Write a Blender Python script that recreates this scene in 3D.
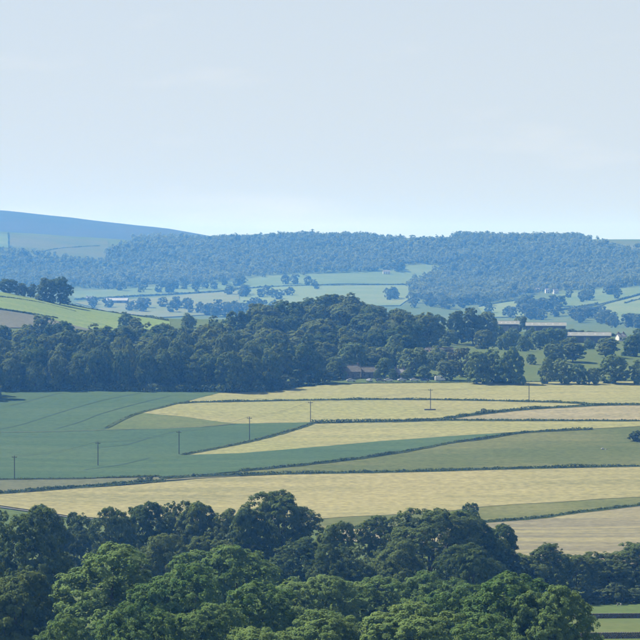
import bpy, bmesh, math, random
import numpy as np
from mathutils import Vector, Matrix

R = math.radians
sc = bpy.context.scene
for o in list(bpy.data.objects):
    bpy.data.objects.remove(o)
col = sc.collection

# ------------------------------------------------------------------ camera, sky, sun, exposure
F = 320.0 / math.tan(R(7.0))            # focal length in photo pixels (640 px frame, 14 degree lens)
EYE_ROW = 250.0                         # photo row of the camera's eye level
PITCH = math.atan((320.0 - EYE_ROW) / F)
cam_d = bpy.data.cameras.new('camera')
cam = bpy.data.objects.new('camera', cam_d)
col.objects.link(cam)
cam_d.angle = R(14.0)
cam_d.clip_start = 0.5
cam_d.clip_end = 60000
cam.location = (0, 0, 0)
cam.rotation_euler = (R(90) - PITCH, 0, 0)
sc.camera = cam

SUN_EL, SUN_AZ = 45.0, -55.0            # azimuth measured from the view direction (+Y), minus = left
sun_dir = Vector((math.sin(R(SUN_AZ)) * math.cos(R(SUN_EL)), math.cos(R(SUN_AZ)) * math.cos(R(SUN_EL)), math.sin(R(SUN_EL))))
w = bpy.data.worlds.new('World')
sc.world = w
w.use_nodes = True
nt = w.node_tree
nt.nodes.clear()
sky = nt.nodes.new('ShaderNodeTexSky')
sky.sky_type = 'NISHITA'
sky.sun_disc = False
sky.sun_elevation = R(SUN_EL)
sky.sun_rotation = R(SUN_AZ)
sky.altitude = 200
sky.air_density = 0.58
sky.dust_density = 0.05
sky.ozone_density = 3.0
bg = nt.nodes.new('ShaderNodeBackground')
bg.inputs['Strength'].default_value = 0.065
wo = nt.nodes.new('ShaderNodeOutputWorld')
tc = nt.nodes.new('ShaderNodeTexCoord')
mp = nt.nodes.new('ShaderNodeMapping')          # thin high cloud, flattened by perspective
mp.inputs['Scale'].default_value = (9, 9, 42)
mp.inputs['Rotation'].default_value = (0, R(-7), 0)
nz = nt.nodes.new('ShaderNodeTexNoise')
nz.inputs['Scale'].default_value = 1.1
nz.inputs['Detail'].default_value = 7
nz.inputs['Roughness'].default_value = 0.55
rp = nt.nodes.new('ShaderNodeValToRGB')
rp.color_ramp.elements[0].position = 0.56
rp.color_ramp.elements[0].color = (0, 0, 0, 1)
rp.color_ramp.elements[1].position = 0.80
rp.color_ramp.elements[1].color = (0.6, 0.6, 0.6, 1)
L = nt.links.new
# thin veil of high haze cloud: its share grows towards the horizon with the length of the sight line
sp = nt.nodes.new('ShaderNodeSeparateXYZ')
za = nt.nodes.new('ShaderNodeMath'); za.operation = 'MAXIMUM'; za.inputs[1].default_value = 0.0
zb = nt.nodes.new('ShaderNodeMath'); zb.operation = 'ADD'; zb.inputs[1].default_value = 0.03
zc_ = nt.nodes.new('ShaderNodeMath'); zc_.operation = 'DIVIDE'; zc_.inputs[0].default_value = -0.30
zd = nt.nodes.new('ShaderNodeMath'); zd.operation = 'EXPONENT'
ze = nt.nodes.new('ShaderNodeMath'); ze.operation = 'SUBTRACT'; ze.inputs[0].default_value = 1.0
L(tc.outputs['Generated'], sp.inputs[0]); L(sp.outputs['Z'], za.inputs[0]); L(za.outputs[0], zb.inputs[0]); L(zb.outputs[0], zc_.inputs[1])
L(zc_.outputs[0], zd.inputs[0]); L(zd.outputs[0], ze.inputs[1])
veil = nt.nodes.new('ShaderNodeMixRGB')
veil.inputs['Color2'].default_value = (4.82, 5.3, 5.65, 1)
mx = nt.nodes.new('ShaderNodeMixRGB')
mx.inputs['Color2'].default_value = (6.1, 6.25, 6.25, 1)
L(ze.outputs[0], veil.inputs['Fac']); L(sky.outputs['Color'], veil.inputs['Color1'])
L(tc.outputs['Generated'], mp.inputs['Vector'])
L(mp.outputs['Vector'], nz.inputs['Vector'])
L(nz.outputs['Fac'], rp.inputs['Fac'])
L(rp.outputs['Color'], mx.inputs['Fac'])
L(veil.outputs['Color'], mx.inputs['Color1'])
L(mx.outputs['Color'], bg.inputs['Color'])
L(bg.outputs['Background'], wo.inputs['Surface'])

sd = bpy.data.lights.new('sun', 'SUN')
sd.energy = 5.0
sd.angle = R(0.53)
sd.color = (1.0, 0.945, 0.84)
so = bpy.data.objects.new('sun', sd)
col.objects.link(so)
so.rotation_euler = (-sun_dir).to_track_quat('-Z', 'Y').to_euler()
so.location = (0, 0, 300)

sc.view_settings.view_transform = 'Standard'
sc.view_settings.look = 'None'
sc.view_settings.gamma = 1
sc.view_settings.exposure = 1.08
sc.render.engine = 'CYCLES'
sc.cycles.max_bounces = 5
sc.cycles.diffuse_bounces = 2
sc.cycles.glossy_bounces = 1
sc.cycles.transmission_bounces = 3
sc.cycles.volume_bounces = 1
sc.cycles.transparent_max_bounces = 4
sc.cycles.caustics_reflective = False
sc.cycles.caustics_refractive = False
sc.cycles.use_denoising = True

rng = np.random.default_rng(7)
random.seed(7)

# ------------------------------------------------------------------ terrain height
COLS = np.array([0, 160, 320, 480, 640.0])
KN = [  # distance, ground height below the eye at the five photo columns
 (0, -1.7), (40, -9), (120, -30), (220, -46), (320, -57.5), (400, -66), (500, -74.6),
 (600, (-77, -77, -78, -80, -81.7)), (680, (-80.5, -80.5, -81.5, -82.5, -83)), (760, -83.3), (850, -82), (900, -79),
 (1000, -74), (1060, -70.3), (1130, -66), (1200, -63.2), (1300, (-60, -60, -59, -60, -61)),
 (1450, (-55, -56.5, -50, -55.6, -58)), (1550, (-42, -52, -44.0, -57, -59)), (1700, (-27, -45, -46, -53, -57)),
 (1850, (-34, -50, -55, -57, -61)), (2150, (-66, -70, -70, -70, -72)), (2600, (-80, -80, -80, -80, -81)),
 (3150, (-86, -86, -85, -85, -84)), (3500, (-74, -73, -70, -71, -62)), (3800, (-56, -61, -54, -60, -47)), (4050, (-34, -46, -36, -45, -34)),
 (4280, (3, -9, -8, -7, -6)), (4500, (31, 16, 19, 20.5, 17.3)), (4900, (31, 14, 16, 18, 16)), (5250, (5, -4, -12, -10, -8)),
 (6000, (88, 50, -10, -10, -10)), (6700, (85, 45, -15, -15, -15)), (8500, (10, -10, -30, -30, -30)), (14000, -60)]
KD = np.array([k[0] for k in KN], float)
KZ = np.array([np.full(5, k[1]) if not isinstance(k[1], tuple) else k[1] for k in KN], float)

def pchip(x, y, q):
    h = np.diff(x); d = np.diff(y) / h
    m = np.zeros_like(y)
    for i in range(1, len(x) - 1):
        if d[i - 1] * d[i] > 0:
            w1 = 2 * h[i] + h[i - 1]; w2 = h[i] + 2 * h[i - 1]
            m[i] = (w1 + w2) / (w1 / d[i - 1] + w2 / d[i])
    m[0], m[-1] = d[0], d[-1]
    i = np.clip(np.searchsorted(x, q) - 1, 0, len(x) - 2)
    t = (q - x[i]) / h[i]
    return ((2*t**3 - 3*t**2 + 1) * y[i] + (t**3 - 2*t**2 + t) * h[i] * m[i] + (-2*t**3 + 3*t**2) * y[i+1] + (t**3 - t**2) * h[i] * m[i+1])

TD = np.arange(0, 14001, 4.0)
TC = np.arange(0, 641, 8.0)
_t5 = np.stack([pchip(KD, KZ[:, j], TD) for j in range(5)], 1)
TZ = np.stack([pchip(COLS, _t5[i], TC) for i in range(len(TD))], 0)

def H(x, y):
    x = np.asarray(x, float); y = np.asarray(y, float)
    r = np.minimum(np.hypot(x, y), 13990)
    az = np.arctan2(x, y)
    c = np.clip(320 + F * np.tan(np.clip(az, -1.2, 1.2)), 0, 639.9)
    a = r / 4.0; i = a.astype(int); fa = a - i
    b = c / 8.0; j = b.astype(int); fb = b - j
    z = (TZ[i, j] * (1 - fa) * (1 - fb) + TZ[i+1, j] * fa * (1 - fb) + TZ[i, j+1] * (1 - fa) * fb + TZ[i+1, j+1] * fa * fb)
    k = np.clip((r - 250) / 400, 0, 1)
    z = z + k * (0.35 * np.sin(x / 31 + 1) * np.sin(y / 47 + .4) + 0.25 * np.sin(x / 17 + y / 61))
    return z + np.clip((r - 2300) / 600, 0, 1) * 1.6 * np.sin(x / 83 + .7) * np.sin(y / 140)

def ray(px, row):
    X = (px - 320) / F; Y = (320 - row) / F
    return np.array([X, math.cos(PITCH) + Y * math.sin(PITCH), -math.sin(PITCH) + Y * math.cos(PITCH)])

def ground_at(px, row, dmin=300, dmax=4700):
    """first point where the sight line through a photo pixel meets the ground"""
    d = ray(px, row)
    s = np.arange(dmin, dmax, 2.0)
    z = d[2] * s; g = H(d[0] * s, d[1] * s)
    k = np.argmax(g >= z)
    if not (g >= z).any():
        k = np.argmin(z - g)
    s0 = s[k]
    if k > 0:
        e0 = z[k-1] - g[k-1]; e1 = z[k] - g[k]
        if e0 > 0 and e1 <= 0:
            s0 = s[k-1] + 2.0 * e0 / (e0 - e1)
    return np.array([d[0] * s0, d[1] * s0])

def at_dist(px, D):
    X = (px - 320) / F
    return X * D, D * math.cos(PITCH)

def project(x, y, z):
    cy = y * math.cos(PITCH) - z * math.sin(PITCH)
    cz = y * math.sin(PITCH) + z * math.cos(PITCH)
    return 320 + F * x / cy, 320 - F * cz / cy

def inside(poly, px, py):
    px = np.asarray(px); py = np.asarray(py)
    res = np.zeros(px.shape, bool)
    n = len(poly)
    for i in range(n):
        x1, y1 = poly[i]; x2, y2 = poly[(i + 1) % n]
        c = ((y1 > py) != (y2 > py)) & (px < (x2 - x1) * (py - y1) / ((y2 - y1) or 1e-9) + x1)
        res ^= c
    return res

# ------------------------------------------------------------------ materials
def nodes(name):
    m = bpy.data.materials.new(name)
    m.use_nodes = True
    t = m.node_tree
    t.nodes.clear()
    out = t.nodes.new('ShaderNodeOutputMaterial')
    return m, t, out

def plain(name, c, rough=0.8, var=0.12, scale=1.5, metal=0.0):
    m, t, out = nodes(name)
    b = t.nodes.new('ShaderNodeBsdfPrincipled')
    b.inputs['Roughness'].default_value = rough
    b.inputs['Specular IOR Level'].default_value = .5 if rough < .5 else .08
    b.inputs['Metallic'].default_value = metal
    tcn = t.nodes.new('ShaderNodeTexCoord')
    n = t.nodes.new('ShaderNodeTexNoise')
    n.inputs['Scale'].default_value = scale
    n.inputs['Detail'].default_value = 5
    r = t.nodes.new('ShaderNodeValToRGB')
    r.color_ramp.elements[0].position = .3
    r.color_ramp.elements[1].position = .72
    r.color_ramp.elements[0].color = tuple(v * (1 - var) for v in c) + (1,)
    r.color_ramp.elements[1].color = tuple(min(1, v * (1 + var)) for v in c) + (1,)
    t.links.new(tcn.outputs['Object'], n.inputs['Vector'])
    t.links.new(n.outputs['Fac'], r.inputs['Fac'])
    t.links.new(r.outputs['Color'], b.inputs['Base Color'])
    t.links.new(b.outputs['BSDF'], out.inputs['Surface'])
    return m

def leaf_mat(name, dark, light, trans=0.3):
    """leaf colour from the clump tint, a per-tree shift and a little translucency"""
    m, t, out = nodes(name)
    at = t.nodes.new('ShaderNodeAttribute'); at.attribute_name = 'tint'
    oi = t.nodes.new('ShaderNodeObjectInfo')
    ad = t.nodes.new('ShaderNodeMath'); ad.operation = 'MULTIPLY_ADD'
    ad.inputs[1].default_value = 0.5
    t.links.new(at.outputs['Fac'], ad.inputs[0])
    sc_ = t.nodes.new('ShaderNodeMath'); sc_.operation = 'MULTIPLY'; sc_.inputs[1].default_value = 0.5
    t.links.new(oi.outputs['Random'], sc_.inputs[0])
    t.links.new(sc_.outputs[0], ad.inputs[2])
    mixc = t.nodes.new('ShaderNodeMixRGB')
    mixc.inputs['Color1'].default_value = dark + (1,)
    mixc.inputs['Color2'].default_value = light + (1,)
    t.links.new(ad.outputs[0], mixc.inputs['Fac'])
    d = t.nodes.new('ShaderNodeBsdfDiffuse')
    tr = t.nodes.new('ShaderNodeBsdfTranslucent')
    hs = t.nodes.new('ShaderNodeHueSaturation'); hs.inputs['Hue'].default_value = .49; hs.inputs['Value'].default_value = trans
    t.links.new(mixc.outputs[0], hs.inputs['Color'])
    t.links.new(mixc.outputs[0], d.inputs['Color'])
    t.links.new(hs.outputs[0], tr.inputs['Color'])
    m2 = t.nodes.new('ShaderNodeAddShader')
    t.links.new(d.outputs[0], m2.inputs[0]); t.links.new(tr.outputs[0], m2.inputs[1])
    t.links.new(m2.outputs[0], out.inputs['Surface'])
    return m

def field_mat(name, c1, c2, c3=None, ang=0.0, streak=(90, 9), amount=1.0, fine=.25):
    """crop or grass: long streaks along the rows, broad patches and fine speckle"""
    m, t, out = nodes(name)
    c3 = c3 or c2
    tcn = t.nodes.new('ShaderNodeTexCoord')
    mpn = t.nodes.new('ShaderNodeMapping')
    mpn.inputs['Rotation'].default_value = (0, 0, R(ang))
    mpn.inputs['Scale'].default_value = (1 / streak[0], 1 / streak[1], .02)
    n1 = t.nodes.new('ShaderNodeTexNoise'); n1.inputs['Scale'].default_value = 1; n1.inputs['Detail'].default_value = 5; n1.inputs['Roughness'].default_value = .6
    n2 = t.nodes.new('ShaderNodeTexNoise'); n2.inputs['Scale'].default_value = .011; n2.inputs['Detail'].default_value = 4
    n3 = t.nodes.new('ShaderNodeTexNoise'); n3.inputs['Scale'].default_value = .45; n3.inputs['Detail'].default_value = 3
    t.links.new(tcn.outputs['Object'], mpn.inputs['Vector'])
    t.links.new(mpn.outputs['Vector'], n1.inputs['Vector'])
    t.links.new(tcn.outputs['Object'], n2.inputs['Vector'])
    t.links.new(tcn.outputs['Object'], n3.inputs['Vector'])
    def ramp(node, a, b):
        r = t.nodes.new('ShaderNodeMapRange')
        r.inputs['From Min'].default_value = a; r.inputs['From Max'].default_value = b
        t.links.new(node.outputs['Fac'], r.inputs['Value'])
        return r
    r1 = ramp(n1, .5 - .2 / amount, .5 + .2 / amount); r2 = ramp(n2, .42, .62); r3 = ramp(n3, .3, .7)
    ma = t.nodes.new('ShaderNodeMixRGB'); ma.inputs[1].default_value = c1 + (1,); ma.inputs[2].default_value = c2 + (1,)
    mb = t.nodes.new('ShaderNodeMixRGB'); mb.inputs[2].default_value = c3 + (1,)
    sc2 = t.nodes.new('ShaderNodeMath'); sc2.operation = 'MULTIPLY'; sc2.inputs[1].default_value = .6
    t.links.new(r1.outputs[0], ma.inputs[0]); t.links.new(ma.outputs[0], mb.inputs[1])
    t.links.new(r2.outputs[0], sc2.inputs[0]); t.links.new(sc2.outputs[0], mb.inputs[0])
    br = t.nodes.new('ShaderNodeMixRGB'); br.blend_type = 'MULTIPLY'; br.inputs[0].default_value = fine
    t.links.new(mb.outputs[0], br.inputs[1]); t.links.new(r3.outputs[0], br.inputs[2])
    d = t.nodes.new('ShaderNodeBsdfDiffuse')
    t.links.new(br.outputs[0], d.inputs['Color'])
    t.links.new(d.outputs[0], out.inputs['Surface'])
    return m

M = {}
M['pasture'] = field_mat('pasture', (.076, .106, .038), (.099, .122, .049), (.065, .099, .034), 0, (40, 25))
M['crop'] = field_mat('green_crop', (.052, .088, .045), (.072, .106, .052), (.048, .084, .047), 28, (120, 8), 1.2, .22)
M['meadow'] = field_mat('rough_meadow', (.088, .118, .045), (.115, .13, .055), (.075, .108, .042), 0, (30, 8))
M['olive'] = field_mat('dull_pasture', (.102, .114, .046), (.14, .142, .06), (.066, .09, .034), 5, (60, 10), 1.7, .3)
M['wheat'] = field_mat('ripe_barley', (.262, .242, .118), (.19, .184, .092), (.275, .247, .123), 3, (110, 7), 1.3, .35)
M['wheat_green'] = field_mat('turning_barley', (.248, .236, .108), (.198, .2, .094), (.212, .222, .09), -3, (100, 8), 1.3, .35)
M['wheat_pale'] = field_mat('cut_straw', (.255, .228, .135), (.19, .18, .108), (.26, .225, .138), 4, (150, 8), 1.5, .35)
M['stubble'] = field_mat('striped_stubble', (.235, .218, .118), (.155, .146, .098), (.18, .163, .112), 8, (140, 8), 2.0, .3)
M['dull_strip'] = field_mat('fallow_strip', (.105, .115, .066), (.13, .13, .078), (.085, .10, .055), 0, (50, 5))
M['hill_grass'] = field_mat('sunny_hill_grass', (.128, .185, .062), (.165, .21, .078), (.108, .165, .055), 20, (90, 9), 1.2)
M['fallow'] = field_mat('grey_brown_fallow', (.112, .115, .082), (.13, .13, .095), (.10, .11, .075), 0, (60, 9))
M['far_green'] = field_mat('valley_pasture', (.095, .14, .066), (.125, .162, .08), (.085, .128, .058), 10, (140, 40), 1.3)
M['far_bright'] = field_mat('valley_hayfield', (.122, .165, .075), (.15, .18, .088), (.105, .15, .065), 25, (140, 40), 1.3)
M['far_tan'] = field_mat('valley_straw', (.14, .158, .082), (.108, .14, .066), (.155, .158, .09), 0, (140, 40), 1.4)
M['moor'] = field_mat('moor_grass', (.085, .105, .045), (.11, .115, .055), (.07, .095, .038), 0, (200, 60), 1.3)
M['verge'] = field_mat('rough_verge', (.042, .065, .027), (.065, .084, .038), (.046, .068, .030), 0, (12, 5))
M['heather'] = field_mat('heather_moor', (.05, .055, .035), (.065, .06, .045), (.045, .05, .03), 0, (300, 120))
M['paddock'] = field_mat('grazed_paddock', (.085, .125, .045), (.11, .14, .055), (.075, .115, .04), 0, (20, 6), 1.3, .3)
M['soil'] = plain('bare_track', (.095, .097, .08), .95, .2, .3)
M['wheel'] = plain('trodden_crop', (.022, .042, .026), .95, .2, .2)
M['leaf_near'] = leaf_mat('leaf_bright', (.04, .082, .025), (.114, .157, .053), .75)
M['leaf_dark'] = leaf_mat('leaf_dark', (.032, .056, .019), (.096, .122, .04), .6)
M['leaf_mid'] = leaf_mat('leaf_wood', (.028, .06, .018), (.125, .146, .05), .6)
M['leaf_park'] = leaf_mat('leaf_park', (.05, .085, .03), (.125, .155, .058), .75)
M['leaf_far'] = leaf_mat('leaf_far', (.055, .078, .036), (.10, .118, .055), .65)
M['leaf_hedge'] = leaf_mat('leaf_hedge', (.035, .055, .022), (.075, .095, .042), .6)
M['leaf_rust'] = leaf_mat('leaf_rust', (.06, .068, .024), (.115, .12, .042), .6)
M['bark'] = plain('bark', (.075, .06, .045), .95, .3, 3)
M['pole'] = plain('weathered_wood', (.075, .065, .055), .9, .25, 6)
M['iron'] = plain('galvanised_iron', (.18, .18, .18), .6, .15, 4)
M['ceramic'] = plain('brown_ceramic', (.10, .06, .045), .3, .1, 6)
M['wire'] = plain('cable', (.05, .05, .05), .6, .1, 1)
M['roof_brown'] = plain('brown_slates', (.145, .14, .12), .85, .25, 1.2)
M['roof_slate'] = plain('grey_slates', (.19, .19, .195), .8, .2, 1.2)
M['roof_sheet'] = plain('pale_roof_sheet', (.175, .185, .165), .9, .18, .35)
M['roof_light'] = plain('roof_light_sheet', (.23, .235, .23), .8, .2, .5)
M['roof_white'] = plain('white_roof_sheet', (.27, .275, .28), .9, .1, .3)
M['stone'] = plain('rubble_stone', (.15, .135, .115), .95, .3, 2)
M['cream'] = plain('cream_render', (.42, .39, .33), .9, .08, 1)
M['white_wall'] = plain('white_render', (.6, .6, .57), .9, .06, 1)
M['brick'] = plain('reddish_brick', (.16, .12, .095), .95, .2, 2)
M['boards'] = plain('dark_boarding', (.10, .095, .085), .9, .25, 2)
M['glass'] = plain('window_glass', (.03, .035, .045), .12, .05, 1)
M['frame'] = plain('white_paint', (.3, .3, .29), .6, .05, 3)
M['tyre'] = plain('tyre_rubber', (.02, .02, .02), .9, .1, 6)
M['alloy'] = plain('wheel_alloy', (.45, .45, .46), .35, .05, 6, .6)
M['lamp_glass'] = plain('lamp_glass', (.6, .6, .58), .15, .05, 6)
for nm, c in (('white', (.6, .6, .59)), ('silver', (.5, .52, .54)), ('blue', (.05, .08, .2)), ('grey', (.14, .145, .15))):
    M['car_' + nm] = plain('car_paint_' + nm, c, .25, .03, 2, .0 if nm == 'white' else .35)
M['rock'] = plain('pale_limestone', (.2, .2, .18), .9, .2, 3)
M['wool'] = plain('sheep_wool', (.3, .29, .25), .95, .12, 8)
M['face'] = plain('sheep_face', (.08, .07, .06), .9, .1, 8)

# ------------------------------------------------------------------ object helpers
def tag(o, label=None, cat=None, group=None, kind=None):
    if label: o['label'] = label
    if cat: o['category'] = cat
    if group: o['group'] = group
    if kind: o['kind'] = kind
    return o

def link(name, me, mat=None, parent=None, loc=(0, 0, 0), rz=0.0):
    o = bpy.data.objects.new(name, me)
    if mat is not None and not me.materials:
        me.materials.append(mat)
    o.location = loc
    o.rotation_euler = (0, 0, rz)
    o.parent = parent
    col.objects.link(o)
    return o

def empty(name, loc, rz=0.0, s=(1, 1, 1)):
    o = bpy.data.objects.new(name, None)
    o.empty_display_size = .5
    o.location = loc; o.rotation_euler = (0, 0, rz); o.scale = s
    col.objects.link(o)
    return o

def mesh_np(name, verts, quads, smooth=False, tint=None):
    me = bpy.data.meshes.new(name)
    verts = np.asarray(verts, np.float32); quads = np.asarray(quads, np.int32)
    k = quads.shape[1]
    me.vertices.add(len(verts)); me.vertices.foreach_set('co', verts.ravel())
    me.loops.add(quads.size); me.loops.foreach_set('vertex_index', quads.ravel())
    me.polygons.add(len(quads))
    me.polygons.foreach_set('loop_start', np.arange(0, quads.size, k, dtype=np.int32))
    if smooth:
        me.polygons.foreach_set('use_smooth', np.ones(len(quads), bool))
    me.update(calc_edges=True)
    if tint is not None:
        a = me.attributes.new('tint', 'FLOAT', 'POINT')
        a.data.foreach_set('value', np.asarray(tint, np.float32))
    return me

def unit(v):
    return v / np.maximum(np.linalg.norm(v, axis=1, keepdims=True), 1e-9)

def leaf_arrays(c, n, s, tint, r):
    """folded leaf sprays: one rhombus each"""
    k = len(c)
    t = unit(np.cross(n, r.normal(size=(k, 3))))
    b = np.cross(n, t)
    s = np.asarray(s).reshape(-1, 1)
    wd = r.uniform(.5, .85, (k, 1))
    fold = n * s * r.uniform(-.25, .1, (k, 1))
    v = np.stack([c - t * s, c + b * s * wd + fold, c + t * s, c - b * s * wd + fold], 1)
    return v.reshape(-1, 3), np.repeat(tint, 4)

def cards(name, c, n, s, tint, r):
    v, tn = leaf_arrays(c, n, s, tint, r)
    return mesh_np(name, v, np.arange(len(v)).reshape(-1, 4), False, np.clip(tn, 0, 1))

def crown_points(seed, Rx, Ht, base, lobes, nclump, nleaf, leaf, shape='round', csize=.08):
    """leaf positions: crown envelope -> lobes -> clumps -> leaves"""
    r = np.random.default_rng(seed)
    zc = Ht * .5; rz = Ht * .5
    d = unit(r.normal(size=(lobes, 3)))
    d[:, 2] = np.abs(d[:, 2]) - .12
    rad = r.uniform(.48, .76, (lobes, 1))
    lr = Rx * r.choice([.2, .26, .32, .4], lobes) * r.uniform(.9, 1.1, lobes)
    ph = r.uniform(0, 6.28, 4); aa = np.arctan2(d[:, 1], d[:, 0])
    lump = 1 + .20 * np.sin(2 * aa + ph[0]) * np.cos(2.5 * d[:, 2] + ph[1]) + .14 * np.sin(3 * aa + ph[2]) + .10 * np.sin(5 * d[:, 2] + ph[3])
    lc = d * rad * lump[:, None] * np.array([Rx, Rx, rz]) + np.array([0, 0, zc])
    nr_ = int(lobes * .42)                       # lower ring of lobes, down to the ground
    az = r.uniform(0, 6.283, nr_); q = r.uniform(.48, .78, nr_) * Rx
    lc[:nr_] = np.stack([np.cos(az) * q, np.sin(az) * q, r.uniform(.09, .46, nr_) * Ht], 1)
    nc = max(4, lobes // 6)                      # core lobes close the gaps around the trunk
    az = r.uniform(0, 6.283, nc); q = r.uniform(.05, .3, nc) * Rx
    lc = np.vstack([lc, np.stack([np.cos(az) * q, np.sin(az) * q, np.linspace(.2, .62, nc) * Ht], 1)])
    lr = np.concatenate([lr, Rx * r.uniform(.48, .6, nc)]); lobes = lobes + nc
    if shape == 'dome':
        lc[:, 2] += .18 * rz * (1 - np.hypot(lc[:, 0], lc[:, 1]) / Rx)
    if shape == 'tall':
        f = np.clip((lc[:, 2] - zc) / rz, 0, 1)[:, None]
        lc[:, :2] *= 1 - .35 * f
    li = r.choice(lobes, nclump, p=lr**2 / (lr**2).sum())
    cd = unit(r.normal(size=(nclump, 3)) + unit(lc[li] - np.array([0, 0, zc - .3 * rz])) * .55)
    cr = Rx * csize * r.uniform(.6, 1.35, nclump)
    cc = lc[li] + cd * (lr[li] * r.uniform(.72, 1.0, nclump))[:, None] * np.array([1, 1, .85])
    dist = np.linalg.norm(cc[:, None, :] - lc[None], axis=2) / lr[None]
    dist[np.arange(nclump), li] = 9
    keep = (dist.min(1) > .6) & (cc[:, 2] > .02 * Ht)
    cc, cr, cd = cc[keep], cr[keep], cd[keep]
    ctint = np.clip(r.normal(.5, .22, len(cc)), 0, 1)
    ci = r.choice(len(cc), nleaf, p=cr**1.6 / (cr**1.6).sum())
    ld = unit(r.normal(size=(nleaf, 3)) + cd[ci] * .45 + np.array([0, 0, .5]))
    lp = cc[ci] + ld * (cr[ci] * r.uniform(.5, 1.08, nleaf))[:, None] * np.array([1.1, 1.1, .72])
    nn = unit(ld * .6 + cd[ci] * .7 + np.array([0, 0, .42]) + r.normal(size=(nleaf, 3)) * .36)
    s = leaf * r.uniform(.6, 1.25, nleaf)
    tint = np.clip(ctint[ci] + r.normal(0, .16, nleaf), 0, 1)
    return lp, nn, s, tint, lc, lr, r

def tube(v, f, pts, rad, k=7):
    pts = [Vector(p) for p in pts]
    b0 = len(v)
    for i, p in enumerate(pts):
        d = (pts[min(i + 1, len(pts) - 1)] - pts[max(i - 1, 0)]).normalized()
        a = d.orthogonal().normalized(); b = d.cross(a)
        for j in range(k):
            q = p + (a * math.cos(j * 2 * math.pi / k) + b * math.sin(j * 2 * math.pi / k)) * rad[i]
            v.append(tuple(q))
    for i in range(len(pts) - 1):
        for j in range(k):
            f.append((b0 + i * k + j, b0 + i * k + (j + 1) % k, b0 + (i + 1) * k + (j + 1) % k, b0 + (i + 1) * k + j))

def trunk_mesh(name, seed, lc, Ht, base, nlimb, r0):
    rr = random.Random(seed)
    v, f = [], []
    top = (rr.uniform(-.4, .4), rr.uniform(-.4, .4), base + (Ht - base) * .62)
    mid = (top[0] * .4 + rr.uniform(-.15, .15), top[1] * .4, base)
    tube(v, f, [(0, 0, -.6), (0, 0, .15), (0, 0, .8), mid, top], [r0 * 1.7, r0 * 1.35, r0, r0 * .8, r0 * .22], 8)
    idx = list(range(len(lc))); rr.shuffle(idx)
    for i in idx[:nlimb]:
        e = Vector(lc[i]); zz = rr.uniform(.55, 1.0) * min(base + 2.0, e.z)
        s = Vector((mid[0] * zz / base, mid[1] * zz / base, zz))
        m = s.lerp(e, .5) + Vector((0, 0, -.08 * (e - s).length))
        tube(v, f, [s, m, e], [r0 * .42, r0 * .28, r0 * .07], 5)
    return mesh_np(name, v, f, True)

class Kind:
    pass

def make_kind(seed, Rx, Ht, base, lobes, nclump, nleaf, leaf, mat, shape='round', r0=.35, nlimb=9, csize=.10):
    k = Kind(); k.R = Rx; k.H = Ht
    lp, nn, s, tint, lc, lr, r = crown_points(seed, Rx, Ht, base, lobes, nclump, nleaf, leaf, shape, csize)
    k.R = float(np.percentile(np.hypot(lp[:, 0], lp[:, 1]), 98)); k.H = float(np.percentile(lp[:, 2], 99.7))
    k.crown = cards('crown', lp, nn, s, tint, r); k.crown.materials.append(mat)
    k.trunk = trunk_mesh('trunk', seed, lc, Ht, base, nlimb, r0); k.trunk.materials.append(M['bark'])
    return k

def plant(kind, name, x, y, h, width, label, cat, group=None, rz=None):
    z = float(H(x, y))
    sx = width / 2 / kind.R; sz = h / kind.H
    e = empty(name, (x, y, z), random.uniform(0, 6.28) if rz is None else rz, (sx, sx, sz))
    link('trunk', kind.trunk, None, e)
    link('crown', kind.crown, None, e)
    return tag(e, label, cat, group)

def top_height(px, row, D):
    """height above ground of a thing at distance D whose top shows at a photo row"""
    x, y = at_dist(px, D)
    d = ray(px, row); s = D * math.cos(PITCH) / d[1]
    return x, y, float(d[2] * s - H(x, y))

# ------------------------------------------------------------------ ground
def build_ground():
    az = np.concatenate([np.arange(-180, -40, 10.), np.arange(-40, -12, 2.), np.arange(-12, -9, .5), np.arange(-9, 9.01, .12), np.arange(9.5, 12, .5), np.arange(12, 40, 2.), np.arange(40, 180, 10.)])
    rd = np.concatenate([[2, 6, 12], np.arange(20, 300, 14.), np.arange(300, 1900, 8.), np.arange(1900, 5000, 25.), np.arange(5000, 9600, 120.)])
    A, D = np.meshgrid(np.radians(az), rd)
    x = np.sin(A) * D; y = np.cos(A) * D
    v = np.stack([x, y, H(x, y)], 2).reshape(-1, 3)
    v = np.vstack([v, [[0, 0, -1.7]]])
    na, nr = len(az), len(rd)
    i, j = np.meshgrid(np.arange(nr - 1), np.arange(na), indexing='ij')
    j2 = (j + 1) % na
    q = np.stack([i * na + j, i * na + j2, (i + 1) * na + j2, (i + 1) * na + j], 2).reshape(-1, 4)[:, ::-1]
    me = mesh_np('ground', v, q, True)
    o = link('ground', me, M['pasture'])
    tag(o, 'rolling green pasture land under the fields, woods and hills', kind='structure')
    return o
build_ground()

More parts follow.
